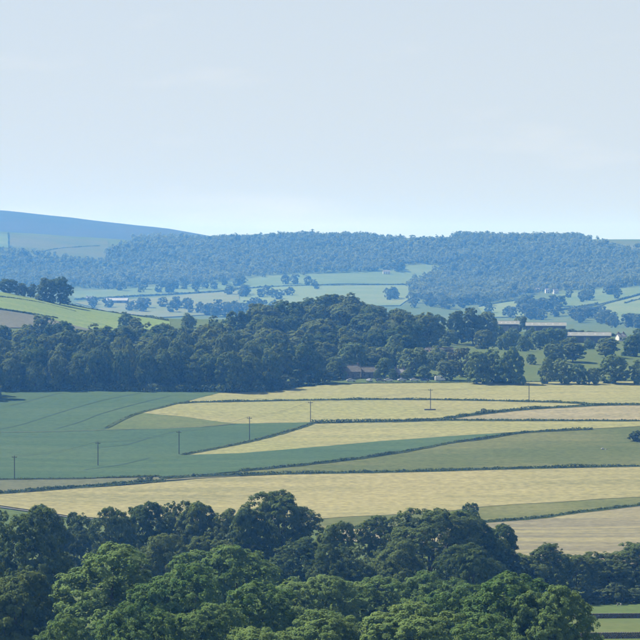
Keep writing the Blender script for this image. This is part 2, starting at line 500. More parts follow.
def drape(name, pts, mat, lift=.35, step=12.0, world=False, dmin=300, dmax=4700, label=None, parent=None, jitter=.0):
    """a field: a photo outline laid on the terrain, cut to a grid so that it follows the slope"""
    P = [np.array(p, float) for p in pts] if world else [ground_at(p[0], p[1], dmin, dmax) for p in pts]
    # subdivide and roughen the edge
    E = []
    for a, b in zip(P, P[1:] + P[:1]):
        n = max(1, int(np.linalg.norm(b - a) / (step * 1.0)))
        nrm = np.array([-(b - a)[1], (b - a)[0]]); nrm = nrm / max(np.linalg.norm(nrm), 1e-6)
        for k in range(n):
            q = a + (b - a) * k / n
            if k: q = q + nrm * rng.normal(0, jitter)
            E.append(q)
    bm = bmesh.new()
    vs = [bm.verts.new((q[0], q[1], 0)) for q in E]
    bm.faces.new(vs)
    bmesh.ops.triangulate(bm, faces=bm.faces[:])
    xs = [v.co.x for v in bm.verts]; ys = [v.co.y for v in bm.verts]
    for ax, lo, hi in ((0, min(xs), max(xs)), (1, min(ys), max(ys))):
        g = math.ceil(lo / step) * step
        while g < hi:
            pl = (g, 0, 0) if ax == 0 else (0, g, 0)
            no = (1, 0, 0) if ax == 0 else (0, 1, 0)
            bmesh.ops.bisect_plane(bm, geom=bm.verts[:] + bm.edges[:] + bm.faces[:], plane_co=pl, plane_no=no, dist=1e-4)
            g += step
    for v in bm.verts:
        v.co.z = float(H(v.co.x, v.co.y)) + lift
    bmesh.ops.recalc_face_normals(bm, faces=bm.faces[:])
    for f in bm.faces:
        if f.normal.z < 0: f.normal_flip()
        f.smooth = True
    me = bpy.data.meshes.new(name)
    bm.to_mesh(me); bm.free()
    o = link(name, me, mat, parent)
    if parent is None:
        tag(o, label, kind='structure')
    return o

def catmull(pts, n=10):
    P = [np.array(p, float) for p in pts]
    P = [2 * P[0] - P[1]] + P + [2 * P[-1] - P[-2]]
    out = []
    for i in range(1, len(P) - 2):
        for k in range(n):
            t = k / n
            out.append(.5 * ((2 * P[i]) + (P[i+1] - P[i-1]) * t + (2*P[i-1] - 5*P[i] + 4*P[i+1] - P[i+2]) * t*t + (-P[i-1] + 3*P[i] - 3*P[i+1] + P[i+2]) * t**3))
    out.append(P[-2])
    return out

def ribbon(name, pts, width, mat, lift, parent=None, label=None, dmin=300, dmax=4700):
    W = [ground_at(p[0], p[1], dmin, dmax) for p in catmull(pts, 8)]
    v, q = [], []
    for i, p in enumerate(W):
        d = W[min(i + 1, len(W) - 1)] - W[max(i - 1, 0)]
        n = np.array([-d[1], d[0]]) / max(np.linalg.norm(d), 1e-6) * width / 2 * random.uniform(.75, 1.2)
        for s in (1, -1):
            c = p + n * s
            v.append((c[0], c[1], float(H(*c)) + lift))
    for i in range(len(W) - 1):
        q.append((2*i, 2*i+1, 2*i+3, 2*i+2))
    o = link(name, mesh_np(name, v, q, True), mat, parent)
    if parent is None: tag(o, label, kind='structure')
    return o

def hedge(pts, h, wd, label, group='hedgerows between the fields', dens=9.0, leaf=.42, dmin=300, dmax=4700, gaps=.0, name='hedgerow', mat='leaf_hedge', verge=0):
    """an uneven bank of leaves along a photo polyline: stems inside, leaf sprays outside"""
    W = [ground_at(p[0], p[1], dmin, dmax) for p in catmull(pts, 8)]
    seg = [np.linalg.norm(b - a) for a, b in zip(W, W[1:])]
    tot = sum(seg)
    n = int(tot * dens * (h + wd) * .5)
    cum = np.concatenate([[0], np.cumsum(seg)])
    s = rng.uniform(0, tot, n)
    Wm = np.array(W)
    ph = rng.uniform(0, 6.28, 4)
    def wob(sc_):
        return np.interp(s, np.arange(0, tot + 3 * sc_, sc_), rng.uniform(-1, 1, len(np.arange(0, tot + 3 * sc_, sc_))))
    prof = np.clip(.72 + .16 * wob(1.7) + .2 * wob(6.0) + .2 * wob(25.0), .25, 1.5)
    if gaps:
        keep = wob(19.0) + .6 * wob(5.0) > -1.3 + 1.6 * gaps
        s = s[keep]; prof = prof[keep]; n = len(s)
    x = np.interp(s, cum, Wm[:, 0]); y = np.interp(s, cum, Wm[:, 1])
    dx = np.interp(s, cum, np.gradient(Wm[:, 0])); dy = np.interp(s, cum, np.gradient(Wm[:, 1]))
    nl = np.hypot(dx, dy) + 1e-9; nx, ny = -dy / nl, dx / nl
    a = rng.uniform(0, math.pi, n); rr = rng.uniform(.7, 1.0, n)
    off = np.cos(a) * rr * wd / 2; zz = np.sin(a) ** .7 * rr * h * prof
    X = x + nx * off; Y = y + ny * off
    c = np.stack([X, Y, H(X, Y) + np.maximum(zz, .05) + .1], 1)
    nn = unit(np.stack([nx * np.cos(a), ny * np.cos(a), np.sin(a) + .2], 1) + rng.normal(size=(n, 3)) * .5)
    tint = np.clip(.5 + .25 * np.sin(s / 9 + ph[1]) + rng.normal(0, .2, n), 0, 1)
    if verge:
        ribbon('grass_verge', pts, wd * verge, M['verge'], .5, None, 'rough grass verge under the ' + label, dmin, dmax)
    mid = Wm[len(Wm) // 2]
    o0 = np.array([mid[0], mid[1], float(H(*mid))])
    root = empty(name, o0)
    me = cards('foliage', c - o0, nn, leaf * rng.uniform(.7, 1.3, n), tint, rng)
    link('foliage', me, M[mat], root)
    v, f = [], []
    for k in np.linspace(0, tot, max(4, int(tot / 4))):
        px_, py_ = np.interp(k, cum, Wm[:, 0]), np.interp(k, cum, Wm[:, 1])
        b = np.array([px_, py_, float(H(px_, py_))]) - o0
        tube(v, f, [(b[0], b[1], b[2] - .2), (b[0] + random.uniform(-.2, .2), b[1], b[2] + h * .45)], [.07, .03], 4)
    link('stems', mesh_np('stems', v, f, True), M['bark'], root)['kind'] = 'stuff'
    return tag(root, label, 'hedge', group)

# --- the near slope of fields (photo outlines on the terrain)
crop = drape('crop_field', [(-60, 391), (60, 391), (160, 392.5), (222, 393), (200, 398.5), (178, 404), (158, 409), (140, 413.5), (124, 419.5), (104, 430.5), (160, 430), (200, 428), (236, 424.6), (312, 423),
    (300, 428.5), (285, 433), (255, 441), (222, 448), (182, 456), (240, 454.2), (280, 451), (320, 447.5), (380, 442), (440, 437.8), (482, 435), (520, 433.5), (482, 439.5), (450, 443.5), (430, 447.5), (400, 453), (360, 459), (320, 464), (280, 468), (240, 472), (200, 475.5), (160, 477.5), (80, 479), (-60, 480.5)], M['crop'], .4, jitter=.2)
tag(crop, 'large blue-green crop field below the left wood')
tag(drape('meadow', [(104, 430.5), (124, 419.5), (140, 413.5), (160, 415.5), (182, 417.2), (215, 422), (236, 424.6), (200, 428), (160, 430)], M['meadow'], .3), 'small yellowish green meadow wedge between crop and barley')
tag(drape('barley_field', [(222, 393), (272, 393), (300, 388), (340, 384.5), (420, 383.5), (520, 382.5), (640, 381.5), (700, 381), (700, 404), (640, 405), (604, 405.2), (585, 404.3), (560, 403), (520, 402), (480, 401), (400, 400), (320, 400.5), (280, 401), (240, 402), (195, 403), (178, 404), (200, 398.5)], M['wheat_green'], .35, jitter=.7), 'top barley field running along the wood and farm')
tag(drape('barley_field', [(158, 409), (178, 404), (195, 403), (240, 402.4), (280, 401.4), (320, 400.9), (400, 400.4), (480, 401.4), (520, 402.4), (560, 403.4), (585, 404.8), (560, 407.6), (520, 410), (480, 414), (440, 419.3), (415, 421), (370, 422), (312, 423), (236, 424.6), (215, 422), (182, 417.2), (160, 415.5), (140, 413.5)], M['wheat_green'], .35, jitter=.7), 'second barley field holding the foot of two poles')
tag(drape('straw_field', [(446, 420.3), (480, 415), (520, 411), (560, 408.6), (604, 406.2), (640, 405.8), (700, 405), (700, 421.5), (640, 421.2), (560, 421), (480, 420.8)], M['wheat_pale'], .35, jitter=.7), 'pinkish straw wedge tapering to a point on the left')
tag(drape('barley_field', [(182, 456), (222, 448), (255, 441), (285, 433), (300, 428.5), (312, 424.5), (370, 423.3), (415, 422.5), (480, 421.8), (560, 421.8), (640, 422), (700, 422), (700, 423), (640, 427), (590, 429.5), (560, 430.6), (520, 432.6), (482, 435), (440, 437.8), (380, 442), (320, 447.5), (280, 451), (240, 454.2)], M['wheat_green'], .35, jitter=.7), 'long barley wedge above the dark green strip')
tag(drape('pasture_field', [(240, 472), (280, 468), (320, 464), (360, 459), (400, 453), (430, 447.5), (450, 443.5), (482, 439.5), (520, 433.5), (560, 430.8), (590, 429.7), (640, 427.2), (700, 424), (700, 465), (640, 466.3), (590, 467), (540, 468), (480, 469.5), (440, 471), (400, 472), (320, 473.5), (240, 475.5)], M['olive'], .3), 'dull green pasture with a lone shrub and pale stones')
tag(drape('fallow_strip', [(-60, 480.5), (80, 479.3), (160, 477.7), (200, 475.8), (240, 475), (240, 477), (200, 479), (160, 481.5), (140, 483), (80, 487.3), (0, 493.5), (-60, 499)], M['dull_strip'], .3), 'narrow dull strip tapering to the right between hedges')
tag(drape('barley_field', [(-60, 501), (0, 495.5), (80, 489.5), (160, 483.5), (200, 479.8), (240, 477.6), (320, 475), (400, 473.7), (480, 471.5), (540, 470), (590, 469), (640, 468), (700, 467), (700, 495), (640, 498), (600, 500), (560, 503), (520, 505), (480, 508), (440, 513), (400, 515.5), (345, 518), (320, 520), (200, 522), (95, 519), (70, 517), (30, 511), (0, 506.5), (-60, 503)], M['wheat'], .4, jitter=.7), 'biggest ripe barley field just above the near trees')
tag(drape('grass_bank', [(300, 522), (345, 518), (400, 515.5), (440, 513), (480, 508), (520, 505), (560, 503), (600, 500), (640, 498), (700, 495), (700, 500), (640, 506), (580, 513), (540, 518.5), (505, 521.5), (440, 526), (345, 529), (300, 530)], M['olive'], .3), 'green bank between the two lower barley fields')
tag(drape('stubble_field', [(330, 531), (440, 527), (505, 522.5), (540, 519.5), (580, 514), (640, 507), (700, 501), (700, 566), (600, 566), (520, 562), (440, 552), (330, 540)], M['stubble'], .4), 'striped straw field behind the right near trees')
tag(drape('track', [(-60, 503.5), (0, 507), (30, 511.5), (70, 517.5), (95, 519.5), (95, 520.2), (70, 518.4), (30, 512.5), (0, 508.2), (-60, 504.5)], M['soil'], .3), 'grey dirt track along the lower left barley edge')
tag(drape('grass_field', [(585, 606), (640, 604.5), (720, 603), (720, 617.5), (640, 618), (580, 618.5)], M['paddock'], .25, step=8), 'bright grass paddock at the right corner above the dark wall')
tag(drape('grass_field', [(575, 620), (640, 619.5), (720, 619), (720, 637), (640, 637.5), (560, 638)], M['meadow'], .25, step=8), 'pale grass paddock at the right corner below the dark wall')
for p in ([(-20, 434), (20, 426), (60, 413.5), (100, 402), (140, 394)], [(56, 430), (80, 423), (102, 414.5), (140, 404), (170, 397)], [(95, 449), (125, 446), (150, 439)], [(85, 471), (120, 466), (150, 459)], [(10, 407), (40, 399), (60, 394)]):
    ribbon('wheel_track', p, .75, M['wheel'], .46, crop)
ribbon('field_path', [(-40, 433.5), (40, 433), (110, 431), (160, 429.7), (205, 427.6), (236, 424.8)], .9, M['dull_strip'], .55, None, 'thin path crossing the blue-green crop')

# --- hill on the left
HL = dict(dmin=1480, dmax=1760)
tag(drape('hill_field', [(-80, 286), (0, 292.5), (40, 297), (80, 303), (120, 312.5), (170, 322), (170, 338), (120, 336), (60, 322), (30, 314), (0, 309.5), (-80, 302)], M['hill_grass'], .4, **HL), 'sunny grass field on the left hill')
tag(drape('hill_field', [(-80, 303), (0, 310.5), (30, 315), (60, 322), (110, 334), (-80, 345)], M['fallow'], .4, **HL), 'grey brown fallow field on the left hill')
hedge([(60, 299.5), (80, 302.5), (120, 312), (168, 321)], 1.6, 1.6, 'dark hedge on the crest of the sunny left hill', leaf=.6, **HL)
hedge([(-40, 293), (0, 297), (40, 303), (76, 312)], .9, 1.0, 'thin hedge crossing the middle of the sunny hill field', leaf=.5, gaps=.3, **HL)
hedge([(-40, 305), (0, 309.5), (30, 314), (58, 319)], 1.3, 1.4, 'hedge between sunny hill grass and grey fallow', leaf=.6, **HL)

# --- far valley and ridge
FV = dict(dmin=2600, dmax=4700, step=40.0)
tag(drape('valley_field', [(228, 283), (265, 277), (320, 274.5), (380, 272.5), (410, 266), (446, 265), (432, 277), (412, 285), (320, 285), (240, 289)], M['far_green'], 1.0, **FV), 'green valley field below the ridge wood around the white house')
tag(drape('valley_field', [(240, 290), (320, 286), (411, 286), (414, 297), (400, 306), (330, 306), (240, 306)], M['far_bright'], 1.0, **FV), 'paler valley field behind the central wood crowns')
tag(drape('valley_field', [(70, 292), (130, 289), (165, 286), (228, 284), (230, 290), (150, 295), (75, 299)], M['far_green'], 1.0, **FV), 'upper left valley field below the ridge wood')
tag(drape('valley_field', [(74, 303), (130, 300), (190, 295), (238, 291), (242, 314), (160, 318), (110, 313)], M['far_tan'], 1.0, **FV), 'straw coloured valley field behind the pale farm shed')
tag(drape('valley_field', [(592, 313), (606, 305), (640, 296), (720, 280), (720, 328), (640, 326), (610, 322)], M['far_bright'], 1.0, **FV), 'bright valley field at the right edge')
tag(drape('valley_field', [(545, 312), (598, 305), (640, 294), (640, 288), (600, 290), (560, 295), (546, 301)], M['far_green'], 1.0, **FV), 'narrow valley field right of the white houses')
tag(drape('valley_field', [(478, 308), (520, 301), (544, 304), (540, 316), (486, 318)], M['far_bright'], 1.0, **FV), 'small valley field left of the white houses')
tag(drape('moor_pasture', [(-80, 231), (0, 234), (108, 241), (110, 262), (60, 258), (-80, 254)], M['moor'], 1.0, dmin=3600, dmax=4600, step=40.0), 'dull open pasture on the left end of the ridge')
tag(drape('moor_pasture', [(560, 240), (600, 241), (720, 242), (720, 258), (640, 253), (600, 247)], M['moor'], 1.0, dmin=3600, dmax=4600, step=40.0), 'bare moor on the right end of the ridge')
tag(drape('moor_pasture', [(-80, 234), (0, 235), (8, 235.5), (8.5, 249), (-80, 247)], M['far_green'], 1.8, dmin=3600, dmax=4600, step=40.0), 'paler pasture corner at the left edge of the ridge')
hedge([(8.5, 234), (8.6, 241), (8.6, 249.5)], 2.6, 3.0, 'short hedge running downhill at the left edge of the ridge', 'hedges in the hazy valley', dmin=3600, dmax=4600, leaf=1.2, dens=2.4)
# distant moor seen over the ridge
xs_ = np.linspace(-1200, 250, 40); ys_ = np.linspace(5300, 7300, 40)
gx, gy = np.meshgrid(xs_, ys_); q_ = np.arange(1600).reshape(40, 40)
mv = np.stack([gx, gy, H(gx, gy) + 2], 2).reshape(-1, 3)
tag(link('distant_moor', mesh_np('distant_moor', mv, np.stack([q_[:-1, :-1], q_[:-1, 1:], q_[1:, 1:], q_[1:, :-1]], 2).reshape(-1, 4), True), M['heather']), 'far blue moor rising behind the left ridge', kind='structure')

def far_wood(name, poly, spacing, dr, label, seed, hmean=9.5, ncard=58):
    """a wood kilometres away that reads as one mass: thousands of small crowns in one mesh"""
    r = np.random.default_rng(seed)
    n = int((dr[1] - dr[0]) * 1150 / spacing**2)
    D = r.uniform(dr[0], dr[1], n); px = r.uniform(-90, 730, n)
    x = (px - 320) / F * D; y = D
    gz = H(x, y)
    u, v = project(x, y, gz)
    m = inside(poly, u + r.normal(0, 3.5, n), v + r.normal(0, .9, n))
    m &= (np.sin(x / 47 + 2 * np.sin(y / 71)) * np.sin(y / 39 + x / 90) + r.normal(0, .12, n)) > -.86
    x, y, gz = x[m], y[m], gz[m]
    n = len(x)
    h = hmean * np.clip(r.normal(1, .2, n), .55, 1.5) * (1 + .12 * np.sin(x / 60) * np.sin(y / 45)); R0 = h * r.uniform(.36, .56, n)
    tt = np.clip(.5 + .42 * np.sin(x / 70 + 1.3 * np.sin(y / 90)) * np.sin(y / 110 + x / 160) + r.normal(0, .22, n), 0, 1)
    h *= 1 + .22 * np.sin(x / 38 + 2 * np.sin(y / 60)) * np.sin(y / 33)
    idx = np.repeat(np.arange(n), ncard)
    d = unit(r.normal(size=(len(idx), 3)) + np.array([0, -.12, .25]))
    # five lumps per crown so that the crown is not a ball
    ld = unit(r.normal(size=(n, 5, 3)) + np.array([0, 0, .3])); li = r.integers(0, 5, len(idx))
    lump = ld[idx, li]
    c = np.stack([x[idx], y[idx], gz[idx] + h[idx] * .47], 1) + (lump * .52 + d * .5) * np.stack([R0[idx], R0[idx], h[idx] * .52], 1)
    nn = unit(d + lump * .4 + r.normal(size=d.shape) * .35)
    s = R0[idx] * r.uniform(.2, .36, len(idx))
    tint = np.clip(tt[idx] + r.normal(0, .12, len(idx)), 0, 1)
    me = cards(name, c, nn, s, tint, r)
    return tag(link(name, me, M['leaf_far']), label, 'wood', kind='stuff')

RIDGE = [(165, 236), (360, 236), (385, 241), (455, 241), (468, 234), (520, 232), (575, 237), (606, 246), (640, 253), (730, 258), (730, 287), (640, 286), (600, 288), (555, 291), (520, 296), (480, 304), (450, 304), (415, 297), (410, 286), (432, 276), (446, 264), (410, 264), (380, 271), (320, 273), (265, 275), (230, 281), (190, 284), (150, 285), (120, 278), (106, 262), (112, 252), (124, 246), (142, 241)]
LOWER = [(-90, 252), (40, 254), (60, 258), (100, 262), (130, 277), (136, 289), (100, 289), (70, 287), (-90, 290)]
far_wood('ridge_wood', RIDGE, 6.6, (3300, 4590), 'long hazy wood covering the far ridge below the sky', 11)
far_wood('slope_wood', LOWER, 8.0, (3300, 4590), 'looser hazy wood on the left slope below the open pasture', 12)

# ------------------------------------------------------------------ trees
NEAR = [make_kind(100 + i, *a) for i, a in enumerate([
    (8.0, 17.0, 2.2, 30, 1500, 60000, .18, M['leaf_near'], 'dome', .42, 9, .07),
    (7.5, 18.0, 2.0, 34, 1500, 60000, .18, M['leaf_near'], 'round', .40, 9, .07),
    (8.5, 15.0, 1.8, 36, 1500, 60000, .18, M['leaf_near'], 'dome', .42, 9, .07),
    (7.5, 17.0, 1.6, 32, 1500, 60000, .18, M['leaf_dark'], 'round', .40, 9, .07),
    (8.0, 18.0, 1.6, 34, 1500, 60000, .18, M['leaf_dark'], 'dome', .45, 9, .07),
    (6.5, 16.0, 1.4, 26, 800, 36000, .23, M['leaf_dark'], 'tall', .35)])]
MID = [make_kind(200 + i, *a) for i, a in enumerate([
    (8.0, 17.0, 1.6, 32, 760, 16000, .40, M['leaf_mid'], 'dome', .38, 9, .085),
    (7.4, 18.0, 1.8, 30, 740, 16000, .40, M['leaf_mid'], 'round', .36, 9, .085),
    (8.4, 16.0, 1.4, 34, 780, 16000, .40, M['leaf_mid'], 'dome', .38, 9, .085),
    (7.4, 17.5, 1.6, 30, 740, 16000, .40, M['leaf_mid'], 'dome', .36, 9, .085),
    (8.0, 16.5, 1.2, 32, 760, 16000, .40, M['leaf_mid'], 'round', .36, 9, .085)])]
PARK = [make_kind(250 + i, *a) for i, a in enumerate([
    (6.2, 12.0, 1.2, 26, 480, 10000, .36, M['leaf_park'], 'dome', .3),
    (5.8, 13.0, 1.2, 26, 480, 10000, .36, M['leaf_park'], 'round', .3),
    (6.5, 11.0, 1.0, 28, 480, 10000, .36, M['leaf_park'], 'dome', .3)])]
RUST = make_kind(230, 4.5, 12.0, 1.0, 16, 220, 6000, .4, M['leaf_rust'], 'round', .25)
FAR = [make_kind(300 + i, *a) for i, a in enumerate([
    (6.0, 13.0, 1.0, 14, 120, 1500, .75, M['leaf_far'], 'dome', .35, 5),
    (5.2, 14.0, 1.0, 13, 120, 1500, .75, M['leaf_far'], 'round', .3, 5),
    (6.8, 12.0, .8, 15, 130, 1600, .75, M['leaf_far'], 'round', .35, 5)])]
BUSH = [make_kind(330 + i, 2.6, 3.6, .25, 14, 160, 3200, .24, M['leaf_hedge'], 'dome', .1, 6) for i in range(2)]

# near wood in front of the camera: (photo column, photo row of the top, width in photo pixels, distance, kind, label)
G1 = 'near trees at the bottom of the picture'
near = [
 (112, 544, 132, 385, 1, 'bright broad tree with a rounded crown, left of centre at the bottom'),
 (176, 566, 92, 372, 0, 'bright tree leaning on the right shoulder of the broad left tree'),
 (238, 546, 118, 432, 2, 'wide layered green crown below the tallest dark tree'),
 (262, 583, 100, 352, 1, 'bright crown in front of the wide layered crown'),
 (200, 604, 90, 330, 0, 'bright low crown at the bottom edge between the two broad left crowns'),
 (128, 606, 84, 322, 2, 'bright low crown at the bottom edge under the broad left tree'),
 (318, 575, 86, 420, 0, 'bright crown at centre bottom, left of a dip in the canopy'),
 (372, 577, 84, 428, 1, 'bright crown at centre bottom below the dark middle trees'),
 (424, 574, 80, 436, 2, 'flat topped bright crown below the largest dark crown'),
 (462, 584, 74, 372, 0, 'bright crown touching the left side of the big round right crown'),
 (514, 573, 116, 352, 1, 'big round bright crown at the lower right'),
 (562, 586, 84, 345, 2, 'right shoulder crown beside the lower right paddocks'),
 (330, 612, 100, 330, 2, 'bright crown at the bottom edge, centre of the picture'),
 (408, 606, 96, 326, 0, 'bright crown at the bottom edge, right of centre'),
 (482, 618, 92, 314, 1, 'bright low crown at the bottom edge under the big round crown'),
 (270, 628, 90, 308, 0, 'lowest bright crown at the bottom edge, left of centre'),
 (62, 614, 70, 318, 1, 'dull crown at the bottom edge beside the dark left trees'),
]
for px, row, wpx, D, k, lab in near:
    x, y, h = top_height(px, row, D)
    plant(NEAR[k], 'broadleaf_tree', x, y, h, wpx / F * D * 1.25, lab, 'tree', G1)
G2 = 'dark trees along the lower field edge'
dark = [
 (-22, 508, 76, 500, 4, 'dark tree cut by the left edge of the picture'),
 (24, 512, 84, 470, 3, 'big dark shaded tree near the lower left corner'),
 (12, 574, 74, 385, 5, 'dim tree in the deep shade of the lower left corner'),
 (-20, 560, 90, 400, 4, 'shaded tree at the left edge below the big dark tree'),
 (47, 506, 42, 590, 5, 'small dark tree rising over the grey track'),
 (82, 514, 40, 600, 3, 'dark tree where the grey track meets the near trees'),
 (112, 508, 44, 585, 4, 'dark tree left of the ragged twin tops'),
 (141, 503, 42, 600, 5, 'dark ragged topped tree above the broad left crown'),
 (172, 502, 40, 604, 3, 'dark tree with a pointed ragged top'),
 (198, 502, 46, 596, 5, 'dark tree between the pointed top and the tallest tree'),
 (226, 511, 44, 590, 3, 'lower dark tree at the left foot of the tallest tree'),
 (279, 492, 76, 598, 4, 'tallest dark tree with a broad domed crown'),
 (250, 508, 46, 580, 5, 'dark tree touching the left side of the tallest tree'),
 (160, 535, 56, 520, 4, 'dark tree behind the right shoulder of the broad left tree'),
 (218, 538, 60, 545, 3, 'dark tree in shade under the pointed tops'),
 (300, 540, 60, 560, 3, 'dark tree in shade under the tallest dome'),
 (334, 522, 44, 565, 5, 'thin pale leaved tree right of the tallest dome'),
 (344, 545, 56, 530, 3, 'dark tree below the gap with the pale straw patch'),
 (384, 517, 56, 590, 4, 'dark tree left of the largest dark crown'),
 (432, 509, 92, 575, 4, 'largest dark crown right of centre'),
 (398, 540, 62, 530, 3, 'dark tree in front of the largest dark crown'),
 (474, 514, 60, 585, 3, 'dark tree forming the right half of the largest dark clump'),
 (500, 524, 46, 595, 5, 'dark tree at the right end of the largest clump'),
 (470, 545, 66, 520, 4, 'shaded tree behind the big round bright crown'),
 (548, 543, 52, 600, 3, 'dark rounded tree below the striped straw field'),
 (520, 552, 46, 585, 5, 'dark tree in the dip below the striped straw field'),
 (578, 555, 46, 612, 4, 'low dark tree in the dip left of the right edge clump'),
 (608, 552, 48, 622, 3, 'dark tree over the upper paddock'),
 (640, 543, 58, 628, 4, 'dark tree cut by the right edge of the picture'),
 (668, 546, 50, 630, 5, 'dark tree just beyond the right edge over the paddock'),
 (-45, 530, 70, 450, 3, 'dark tree beyond the left edge beside the shaded corner'),
]
for px, row, wpx, D, k, lab in dark:
    x, y, h = top_height(px, row, D)
    plant(NEAR[k], 'shaded_tree', x, y, h, wpx / F * D * 1.3, lab, 'tree', G2)
x, y, h = top_height(468, 503, 720)
plant(NEAR[3], 'slender_tree', x, y, h, 9.5, 'lone small crown rising behind the right of the largest dark crown', 'tree', G2)

for i, (px, D) in enumerate([(276, 1188), (288, 1196), (299, 1204), (311, 1212), (322, 1222), (331, 1232), (318, 1238), (303, 1226)]):
    x, y = at_dist(px, D)
    plant(BUSH[i % 2], 'bush', x, y, random.uniform(4, 7), random.uniform(8, 11), 'dark bush at the foot of the wood left of the farmhouse', 'bush', 'bushes left of the farmhouse')
# bushes between the trees' feet by the paddock and along the lower field edge
for i, (px, row) in enumerate([(592, 604), (604, 603.5), (616, 603), (630, 602.5), (644, 602)]):
    p = ground_at(px, row)
    plant(BUSH[i % 2], 'bush', p[0], p[1], random.uniform(3.2, 5), random.uniform(6, 8), 'low dark bush at the wood edge above the bright paddock', 'bush', 'bushes above the bright paddock')

hedge([(-60, 391.3), (0, 391.3), (80, 391.5), (160, 392.3), (215, 392.6), (266, 392.6)], 4.2, 4.5, 'dark leaf bank added for shade along the foot of the left wood', 'shade_filler', name='shade_filler', dens=5, leaf=.5)  # leaf bank added to cover sunlit gaps and stand in for deep shade
# the wood behind the blue-green crop
n_mid = 0
def wood_row(D, x0, x1, gap, hmin, hmax, lab, grp, zones, wide=1.12):
    global n_mid
    k_ = 0
    px = x0 + random.uniform(0, gap)
    while px < x1:
        d = D + random.uniform(-5, 5)
        x, y = at_dist(px, d)
        h = random.uniform(hmin - 3.0, hmax + 1.0)
        plant(random.choice(MID), 'woodland_tree', x, y, h, gap * 1.3 / F * d * wide * random.uniform(.85, 1.4), lab(k_) if callable(lab) else lab + next(t for lim, t in zones if px < lim), 'tree', grp)
        k_ += 1
        n_mid += 1
        px += gap * 1.3 * random.uniform(.75, 1.25)
ZONES = [(30, 'left of the first pole'), (75, 'below the hilltop tree clump'), (125, 'above the second pole'), (175, 'above the pale barley tip'), (235, 'above the third and fourth poles'), (999, 'at its right end')]
ORD = 'first second third fourth fifth sixth seventh eighth ninth tenth eleventh twelfth thirteenth fourteenth fifteenth sixteenth seventeenth eighteenth nineteenth twentieth'.split() + ['%dth' % k for k in range(21, 40)]
ROWS = [lambda k: '%s tree from the left along the front edge of the dark left wood' % ORD[k], 'second rank tree of the dark left wood, ', 'tree amid the dark left wood, ', 'back canopy tree of the dark left wood, ']
for i, (D, x0, x1, gap, a, b) in enumerate([(1181, -55, 268, 16, 15, 19), (1193, -50, 275, 17, 18, 22), (1208, -50, 286, 19, 18, 23), (1230, -50, 290, 20, 18, 23), (1258, -50, 288, 21, 17, 22), (1296, -50, 270, 22, 17, 22), (1338, -48, 255, 23, 16.5, 21.5), (1380, -40, 240, 23, 16, 20.5), (1430, 40, 238, 22, 15, 19.5), (1425, -45, 60, 24, 13, 16)]):
    wood_row(D, x0, x1, gap, a, b, ROWS[0 if i == 0 else 1 if i < 3 else 2 if i < 6 else 3], 'trees of the wood left of the farm', ZONES)
ZC = [(285, 'at its left shoulder'), (330, 'left of its roof'), (375, 'right above the farmhouse'), (999, 'by the clearing')]
ROWC = ['tree low in the wood behind the farmhouse, ', 'tree halfway up the wood behind the farmhouse, ', 'tree on the crest of the wood behind the farmhouse, ']
for i, (D, x0, x1, gap, a, b) in enumerate([(1262, 290, 345, 20, 13, 17), (1290, 282, 392, 21, 14, 18), (1325, 265, 405, 22, 15, 20), (1365, 250, 418, 22, 15, 20), (1410, 246, 425, 22, 15, 20), (1455, 238, 425, 22, 15, 20), (1500, 246, 424, 21, 15, 19), (1535, 258, 420, 20, 15, 19), (1560, 264, 416, 20, 14, 19)]):
    wood_row(D, x0, x1, gap, a, b, ROWC[i // 3], 'trees of the wood behind the farm', ZC)

